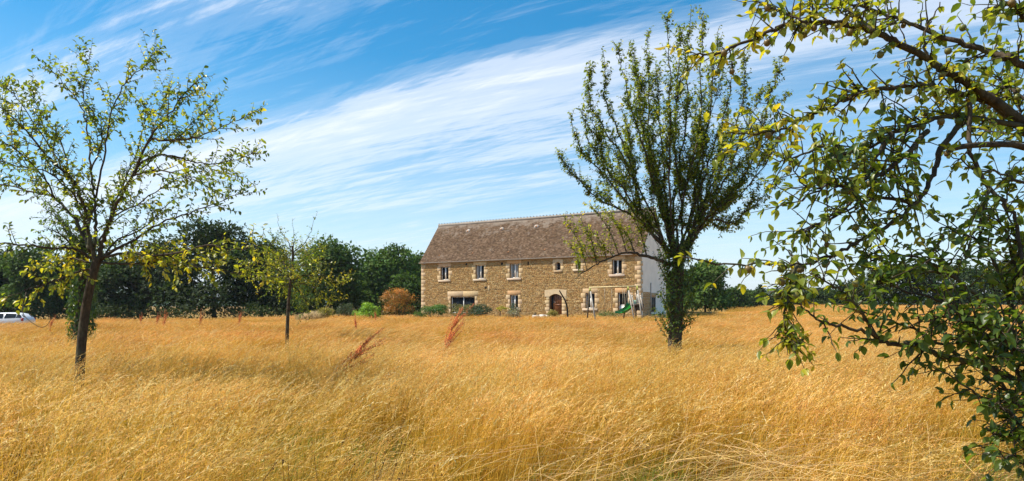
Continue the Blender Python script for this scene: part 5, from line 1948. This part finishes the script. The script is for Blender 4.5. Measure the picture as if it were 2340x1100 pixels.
def build_swing():
    Y = 51.0
    P = lambda u, v, dy=0: at(u, v, Y + dy)
    gz = float(ground_z(P(1400, 700)[0], Y))
    b0 = np.array((P(1392, 700)[0], Y, gz))
    m_beam = plain("beam_pine", (0.52, 0.42, 0.22), .8, .2)
    m_leg = plain("grey_pole", (0.36, 0.33, 0.28), .8, .2)
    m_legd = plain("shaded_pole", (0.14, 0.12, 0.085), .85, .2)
    m_brk = plain("lime_bracket", (0.44, 0.46, 0.08), .45, .4, var=.05)
    m_green = plain("green_plastic", (0.015, 0.21, 0.02), .3, .5, var=.06)
    m_rope = plain("rope", (0.48, 0.40, 0.28), .9, .1)
    m_red = plain("red_plastic", (0.55, 0.10, 0.04), .4, .4)
    m_panel = plain("pale_board", (0.66, 0.60, 0.50), .8, .2)
    m_deck = plain("dark_timber", (0.10, 0.085, 0.065), .9, .1)
    m_lg = plain("mint_plastic", (0.45, 0.62, 0.42), .5, .3)
    o = empty("swing_set", tuple(b0), label="wooden swing set with yellow beam and green slide before the farmhouse", cat="swing set")
    loc = lambda p: np.asarray(p) - b0

    def piece(name, pts, r, m, k=8, par=o, **kw):
        w = MB()
        w.tube([loc(p) for p in pts], r, k)
        return w.build(name, m, par, smooth=False, **kw)
    yb0, yb1 = 1.0, -1.0       # the beam runs slightly nearer to the right
    piece("beam", [P(1346, 657.5, yb0), P(1465, 654, yb1)], .055, m_beam)
    tops = [(1348, 657.5, yb0), (1435, 655, -.5), (1456, 654.3, -.85)]
    feet = [((1341, 716, yb0 + 1.2), (1362.5, 718, yb0 - 1.0)), ((1423, 716, .7), (1452, 718, -1.5)), ((1452, 716, .4), (1470, 716, -1.6))]
    for (t, (fa, fb)) in zip(tops, feet):
        tp = P(*t)
        for f_, m_ in ((fa, m_legd), (fb, m_leg)):
            fp = P(*f_)
            fp[2] = gz - .05
            leg = piece("leg", [tp, fp], .055, m_)
            q = tp + (fp - tp) * .10
            piece("bracket", [tp + (0, 0, .03), q], .058, m_brk, par=leg)
    # ropes
    for u in (1382, 1398):
        v0 = 657.5 - (u - 1346) * 3.5 / 119
        y_ = yb0 + (yb1 - yb0) * (u - 1346) / 119
        piece("rope", [P(u, v0, y_), P(u, 668, y_), P(u, 714, y_)], .022, m_rope, 5)
    for u in (1423, 1427):
        v0 = 657.5 - (u - 1346) * 3.5 / 119
        y_ = yb0 + (yb1 - yb0) * (u - 1346) / 119
        piece("rope", [P(u, v0, y_), P(u + .5, 712, y_)], .014, m_rope, 5)
    se = MB()
    c = loc(P(1425, 712, -.3))
    se.box(c[0] - .32, c[0] + .32, c[1] - .12, c[1] + .12, c[2] - .02, c[2] + .02)
    s = se.build("seat", m_lg, o)
    for dx in (-.3, .3):
        g = MB()
        g.box(c[0] + dx - .09, c[0] + dx + .09, c[1] - .15, c[1] + .15, c[2] + .021, c[2] + .08, bev=.02)
        g.build("grip", m_red, s)
    # slide: trough with raised lips
    top, bot = loc(P(1443, 693, -.2)), loc(P(1421, 716, -1.7))
    pts = catmull([top, top * .6 + bot * .4 + (0, 0, -.12), bot + (0, 0, .06), bot + (-.25, -.2, .03)], 5)
    sl = MB()
    wd = np.array((.28, .09, 0))
    prof = [(-1, .14), (-.95, 0), (0, -.03), (.95, 0), (1, .14)]
    n = len(pts)
    V = [p + wd * a + (0, 0, z) for p in pts for (a, z) in prof]
    V2 = [p + wd * a * 1.04 + (0, 0, z - .03) for p in pts for (a, z) in prof]
    q = np.array([(i * 5 + j, i * 5 + j + 1, (i + 1) * 5 + j + 1, (i + 1) * 5 + j) for i in range(n - 1) for j in range(4)])
    sl.add(np.array(V + V2), [np.concatenate([q, q[:, ::-1] + n * 5])])
    sl.build("slide", m_green, o, smooth=True)
    # tower deck, boards, posts
    d = MB()
    a = loc(P(1440, 695, -.5))
    e = loc(P(1470, 695, -1.0))
    d.box(a[0], e[0], -1.2, .9, a[2] - .12, a[2] + .02)
    d.build("platform", m_deck, o)
    bx = MB()
    bx.box(loc(P(1450, 700, 0))[0], e[0] + .05, -1.0, .2, loc(P(1455, 709))[2], loc(P(1455, 698))[2], bev=.05)
    bx.build("storage_box", m_deck, o)
    for (u0, u1, vt, ut0, ut1, y_, grp) in ((1436.5, 1444, 672, 1439, 1442, -.45, 3), (1454, 1463.5, 671.5, 1455, 1461, -.8, 4)):
        for k in range(grp):
            xa0 = u0 + (u1 - u0) * k / grp
            xa1 = u0 + (u1 - u0) * (k + 1) / grp - .25
            xt0 = ut0 + (ut1 - ut0) * k / grp
            xt1 = ut0 + (ut1 - ut0) * (k + 1) / grp - .15
            pb = MB()
            pts_ = [loc(P(xa0, 693.5, y_)), loc(P(xa1, 693.5, y_)), loc(P(xt1, vt + .8 * abs(k - grp / 2), y_)), loc(P(xt0, vt + .8 * abs(k - grp / 2), y_))]
            pb.add(pts_ + [p + (0, .03, 0) for p in pts_], [(0, 1, 2, 3), (7, 6, 5, 4), (0, 4, 5, 1), (1, 5, 6, 2), (2, 6, 7, 3), (3, 7, 4, 0)])
            pb.build("board", m_panel, o)
    for (u, y_) in ((1444.5, -1.6), (1464, -1.9)):
        pp = piece("post", [P(u, 678, y_), P(u + 7, 716, y_)], .05, m_leg)
        kn = MB()
        c = loc(P(u, 677.3, y_))
        kn.tube([c + (0, 0, -.05), c, c + (0, 0, .06)], [.05, .08, .03], 8)
        kn.build("post_cap", m_panel, pp)
    ml = MB()
    c = loc(P(1452, 691, -.7))
    ml.box(c[0] - .13, c[0] + .13, c[1] - .02, c[1] + .02, c[2] - .18, c[2] + .16, bev=.01)
    ml.build("side_panel", m_lg, o)


build_swing()

# ------------------------------------------------------------------ parked car


def build_car():
    Y = 55.0
    x = (8 - UC) / F * Y
    gz = H + (V0 - 714.3) / F * Y - 1.47
    o = empty("parked_car", (x, Y, gz), 0.10, label="white hatchback car parked at the left edge of the field", cat="car")
    m_paint = plain("white_car_paint", (0.80, 0.80, 0.79), .25, .5, var=.02)
    m_glass, t, b = mat("car_glass", .1, .2)
    b.inputs['Base Color'].default_value = (.02, .025, .028, 1)
    m_rub = plain("tyre_rubber", (.02, .02, .02), .8, .2)
    m_rim = plain("alloy", (.45, .45, .46), .35, .5, .6)
    m_lamp = plain("tail_lamp_red", (.42, .03, .02), .25, .5)
    m_head = plain("head_lamp", (.65, .67, .68), .15, .6)
    m_trim = plain("black_trim", (.025, .025, .025), .6, .3)
    # stations along the length (x, bottom, belt, roof, half width at belt, half width at roof); rear is +x
    S = [(-2.08, .38, .58, .60, .60, .55), (-1.98, .25, .72, .76, .76, .70), (-1.55, .22, .83, .88, .86, .78), (-1.00, .22, .90, .96, .88, .74), (-.35, .22, .94, 1.36, .89, .62),
         (.05, .22, .95, 1.46, .89, .62), (.70, .22, .97, 1.47, .89, .62), (1.30, .22, 1.00, 1.43, .88, .60), (1.62, .24, 1.02, 1.36, .86, .57), (1.92, .28, 1.00, 1.06, .80, .70), (2.02, .40, .86, .88, .74, .66)]
    V, F_ = [], []
    for (x_, zb, zm, zr, wb, wr) in S:
        V += [(x_, -wb * .92, zb), (x_, -wb, (zb + zm) / 2), (x_, -wb * .985, zm), (x_, -wr, zr - .03), (x_, -wr * .6, zr), (x_, wr * .6, zr), (x_, wr, zr - .03), (x_, wb * .985, zm), (x_, wb, (zb + zm) / 2), (x_, wb * .92, zb)]
    k = 10
    for i in range(len(S) - 1):
        for j in range(k):
            F_.append((i * k + j, i * k + (j + 1) % k, (i + 1) * k + (j + 1) % k, (i + 1) * k + j)[::-1])
    mb = MB()
    mb.add(V, [np.array(F_)])
    mb.add([V[i] for i in range(10)], [tuple(range(10))])
    mb.add(V[-10:], [tuple(range(10))[::-1]])
    mb.build("body", m_paint, o, smooth=True)
    Va = np.array(V).reshape(-1, 10, 3)

    def side_win(i0, i1, a0, a1, s):
        j, j2 = (2, 3) if s < 0 else (7, 6)
        off = np.array((0, s * .022, .006))

        def p(i, f, up):
            g = Va[i] * (1 - f) + Va[min(i + 1, len(S) - 1)] * f
            return g[j] * (1 - up) + g[j2] * up + off
        w = MB()
        st = [(i0, a0)] + [(q, (0, 0)) for q in range(i0 + 1, i1 + (1 if max(a1) > 0 else 0))] + [(i1, a1)]
        for (q0, f0), (q1, f1) in zip(st[:-1], st[1:]):
            if (q0, f0) == (q1, f1):
                continue
            w.add([p(q0, f0[0], .08), p(q1, f1[0], .08), p(q1, f1[1], .88), p(q0, f0[1], .88)], [(0, 1, 2, 3) if s < 0 else (3, 2, 1, 0)])
        w.build("side_window", m_glass, o)
    for s in (-1, 1):
        side_win(3, 5, (.35, .95), (.6, .6), s)
        side_win(5, 6, (.78, .78), (.98, .98), s)
        side_win(6, 7, (.08, .08), (.30, .22), s)
        side_win(7, 8, (.40, .40), (.75, .3), s)
    ws = MB()
    up = np.array((-.012, 0, .012))
    ws.add([Va[3][3] * .9 + Va[4][3] * .1 + up, Va[3][6] * .9 + Va[4][6] * .1 + up, Va[3][6] * .1 + Va[4][6] * .9 + up, Va[3][3] * .1 + Va[4][3] * .9 + up], [(3, 2, 1, 0)])
    ws.build("windscreen", m_glass, o)
    rw = MB()
    up = np.array((.014, 0, .012))
    A = lambda j, f: Va[8][j] * (1 - f) + Va[9][j] * f + up
    rw.add([A(3, .1) * (1, .92, 1), A(6, .1) * (1, .92, 1), A(6, .85) * (1, .9, 1), A(3, .85) * (1, .9, 1)], [(0, 1, 2, 3)])
    rw.build("rear_window", m_glass, o)
    for s in (-1, 1):
        tl = MB()
        tl.box(1.80, 1.955, s * .77 - .10, s * .77 + .10, .80, 1.03, bev=.03)
        tl.build("tail_light", m_lamp, o)
        hl = MB()
        hl.box(-2.0, -1.8, s * .62 - .14, s * .62 + .14, .60, .76, bev=.03)
        hl.build("headlight", m_head, o)
        mi = MB()
        mi.box(-.92, -.74, s * .98 - .09, s * .98 + .09, .93, 1.07, bev=.03)
        mi.build("mirror", m_paint, o)
        for xw in (-1.28, 1.28):
            a = np.arange(18) * 2 * math.pi / 18
            prof = [(.20, -.09), (.30, -.1), (.315, -.05), (.315, .05), (.30, .1), (.20, .09)]
            Vw = [(xw + r_ * math.cos(q), s * .80 + y_, .315 + r_ * math.sin(q)) for (r_, y_) in prof for q in a]
            fw = [(i * 18 + j, i * 18 + (j + 1) % 18, (i + 1) * 18 + (j + 1) % 18, (i + 1) * 18 + j) for i in range(5) for j in range(18)]
            w = MB()
            w.add(Vw, [np.array(fw)])
            wh = w.build("wheel", m_rub, o)
            rm = MB()
            rm.tube([(xw, s * .80 - .07, .315), (xw, s * .80 + .07, .315)], .20, 14)
            rm.build("rim", m_rim, wh)
    bp = MB()
    bp.box(1.9, 2.06, -.72, .72, .30, .55, bev=.05)
    bp.build("bumper", m_trim, o)


build_car()

# ------------------------------------------------------------------ docks and other weeds
M_dock = attr_mat("dock_seed", .8, .2, .25, 40.0)


def dock(label, u, vtop, Y, vbot, lean, seed, spread=1.0, dens=1.0, group="rusty dock plants in the field"):
    r = np.random.default_rng(seed)
    x = (u - UC) / F * Y
    gz = float(ground_z(x, Y))
    top = at(u, vtop, Y)
    hgt = top[2] - gz
    b0 = np.array((x - lean * hgt, Y, gz))
    o = empty("dock_plant", tuple(b0), label=label, cat="weed", group=group)
    c_st = np.array((0.22, 0.10, 0.045))
    st = MB()
    main = catmull([(0, 0, -.02), (lean * hgt * .28, 0, hgt * .38), (lean * hgt * .62, r.normal(0, .02), hgt * .72), (lean * hgt, 0, hgt)], 6)
    st.tube(main, np.linspace(.008, .003, len(main)), 5, c_st)
    seeds = MB()
    oc = np.array([(1, 0, 0), (0, 1, 0), (-1, 0, 0), (0, -1, 0), (0, 0, 1.4), (0, 0, -1.4)], dtype=float)
    of = np.array([(0, 1, 4), (1, 2, 4), (2, 3, 4), (3, 0, 4), (1, 0, 5), (2, 1, 5), (3, 2, 5), (0, 3, 5)])

    def pan(P, f0, dens_):
        dens_ = dens_ * dens
        seg = np.linalg.norm(np.diff(P, axis=0), axis=1).sum()
        for f in r.uniform(f0, 1, int(seg * dens_)):
            p, tan, _ = interp(P, np.ones(len(P)), f)
            s = r.uniform(.004, .008) * (1.3 - .5 * f)
            col = np.array((0.72, 0.22, 0.08)) * r.uniform(.55, 1.4) * np.array((1, r.uniform(.8, 1.25), 1))
            seeds.add(p + r.normal(0, .014, 3) + oc * s, [of], col)
    pan(main, .55, 240)
    for k in range(14):
        f = r.uniform(.42, .88)
        p, tan, _ = interp(main, np.ones(len(main)), f)
        side = unit(np.cross(tan, r.normal(0, 1, 3))) * spread
        ln = hgt * r.uniform(.2, .45)
        P = catmull([p, p + (side * .32 + tan * .7) * ln * .5, p + (side * .42 + tan * 1.1 + (lean * .4, 0, 0)) * ln], 4)
        st.tube(P, np.linspace(.004, .002, len(P)), 4, c_st)
        pan(P, .15, 210)
    st.build("stem", M_dock, o, cols=True)
    seeds.build("seed_head", M_dock, o, cols=True, kind='stuff')
    T, F_ = leaf_template(True)
    n = 6
    P = np.array([interp(main, np.ones(len(main)), q)[0] for q in r.uniform(.15, .55, n)])
    R = leaf_frames(P, np.stack([r.normal(0, .6, n), r.normal(0, .6, n), r.uniform(-.8, .2, n)], -1), unit(r.normal(0, 1, (n, 3)) + UP), r.uniform(.06, .12, n))
    for i in range(n):
        lo = link("leaf", mesh_np("leaf", np.einsum('ij,kj->ki', R[i], T * (.5, 1, 1)) + P[i], [F_], [M_dock], np.tile(np.array((0.20, 0.15, 0.07)) * r.uniform(.6, 1.6), (len(T), 1))), o)
    return o


def build_weeds():
    dock("large rust red dock plant bent far over to the right", 836, 794, 9.8, 850, .80, 1, .8)
    dock("tall upright bushy red dock plant in the middle of the field", 1046, 724, 14.5, 790, .32, 2, 1.0)
    dock("small dark red dock spike before the bright green shrub", 812, 735, 26.0, 760, -.05, 3, .3)
    for i, (u, v, Y, sp, lab) in enumerate([
            (378, 721, 30, .6, "broad rusty dock plant in front of the dark wood, right of the left apple tree"), (362, 723, 33, .4, "thin rusty dock stalk immediately left of the broad one"),
            (322, 726, 32, .4, "single rusty dock stalk closest to the left apple trunk"), (548, 720, 34, .5, "rusty dock plant in front of the wood nearest the small apple tree"),
            (460, 724, 32, .4, "rusty dock stalk below the tallest oak"), (858, 715, 40, .4, "rusty dock spike standing against the bright green shrub"), (118, 734, 26, .6, "rusty dock plant just right of the white car")]):
        dock(lab, u, v, Y, 0, .08 + .1 * math.sin(i * 2.1), 10 + i, sp * 1.3, .5)
    # yellow ragwort
    Y = 5.6
    x = (290 - UC) / F * Y
    gz = float(ground_z(x, Y))
    top = at(290, 962, Y)
    o = empty("ragwort", (x, Y, gz), label="yellow flowering ragwort stem in the front left grass", cat="wild flower")
    s = MB()
    hh = top[2] - gz
    s.tube(catmull([(0.03, 0, 0), (.02, 0, hh * .5), (0, 0, hh)], 5), .003, 5, (0.12, 0.14, 0.04))
    for dx in (-.02, .025):
        s.tube([(.005, 0, hh * .8), (dx, .01, hh * .97)], .002, 4, (0.12, 0.14, 0.04))
    s.build("stem", M_grass, o, cols=True)
    for (dx, dz) in ((0, 0), (-.02, -.01), (.025, -.008), (.012, .008), (-.008, -.03), (.004, -.045)):
        f = MB()
        c = np.array((dx, -.008, hh + dz))
        pet = [c + (math.cos(a) * r_, .004 * math.sin(3 * a), math.sin(a) * r_ * .9) for a, r_ in zip(np.linspace(0, 2 * math.pi, 17)[:-1], [.014, .008] * 8)]
        f.add([c + (0, -.004, 0)] + pet, [np.array([(0, 1 + i, 1 + (i + 1) % 16) for i in range(16)])], (0.75, 0.50, 0.02))
        f.build("flower", M_grass, o, cols=True)


build_weeds()


def build_haze():
    m = bpy.data.materials.new("thin_air")
    m.use_nodes = True
    t = m.node_tree
    t.nodes.clear()
    o_ = N(t, 'ShaderNodeOutputMaterial')
    v = N(t, 'ShaderNodeVolumePrincipled')
    v.inputs['Color'].default_value = (0.82, 0.90, 1.0, 1)
    v.inputs['Density'].default_value = 0.00013
    v.inputs['Anisotropy'].default_value = 0.2
    t.links.new(v.outputs[0], o_.inputs['Volume'])
    b = MB()
    b.box(-2700, 2700, -400, 3100, -3.2, 60)
    b.build("haze", m, kind='stuff')


build_haze()
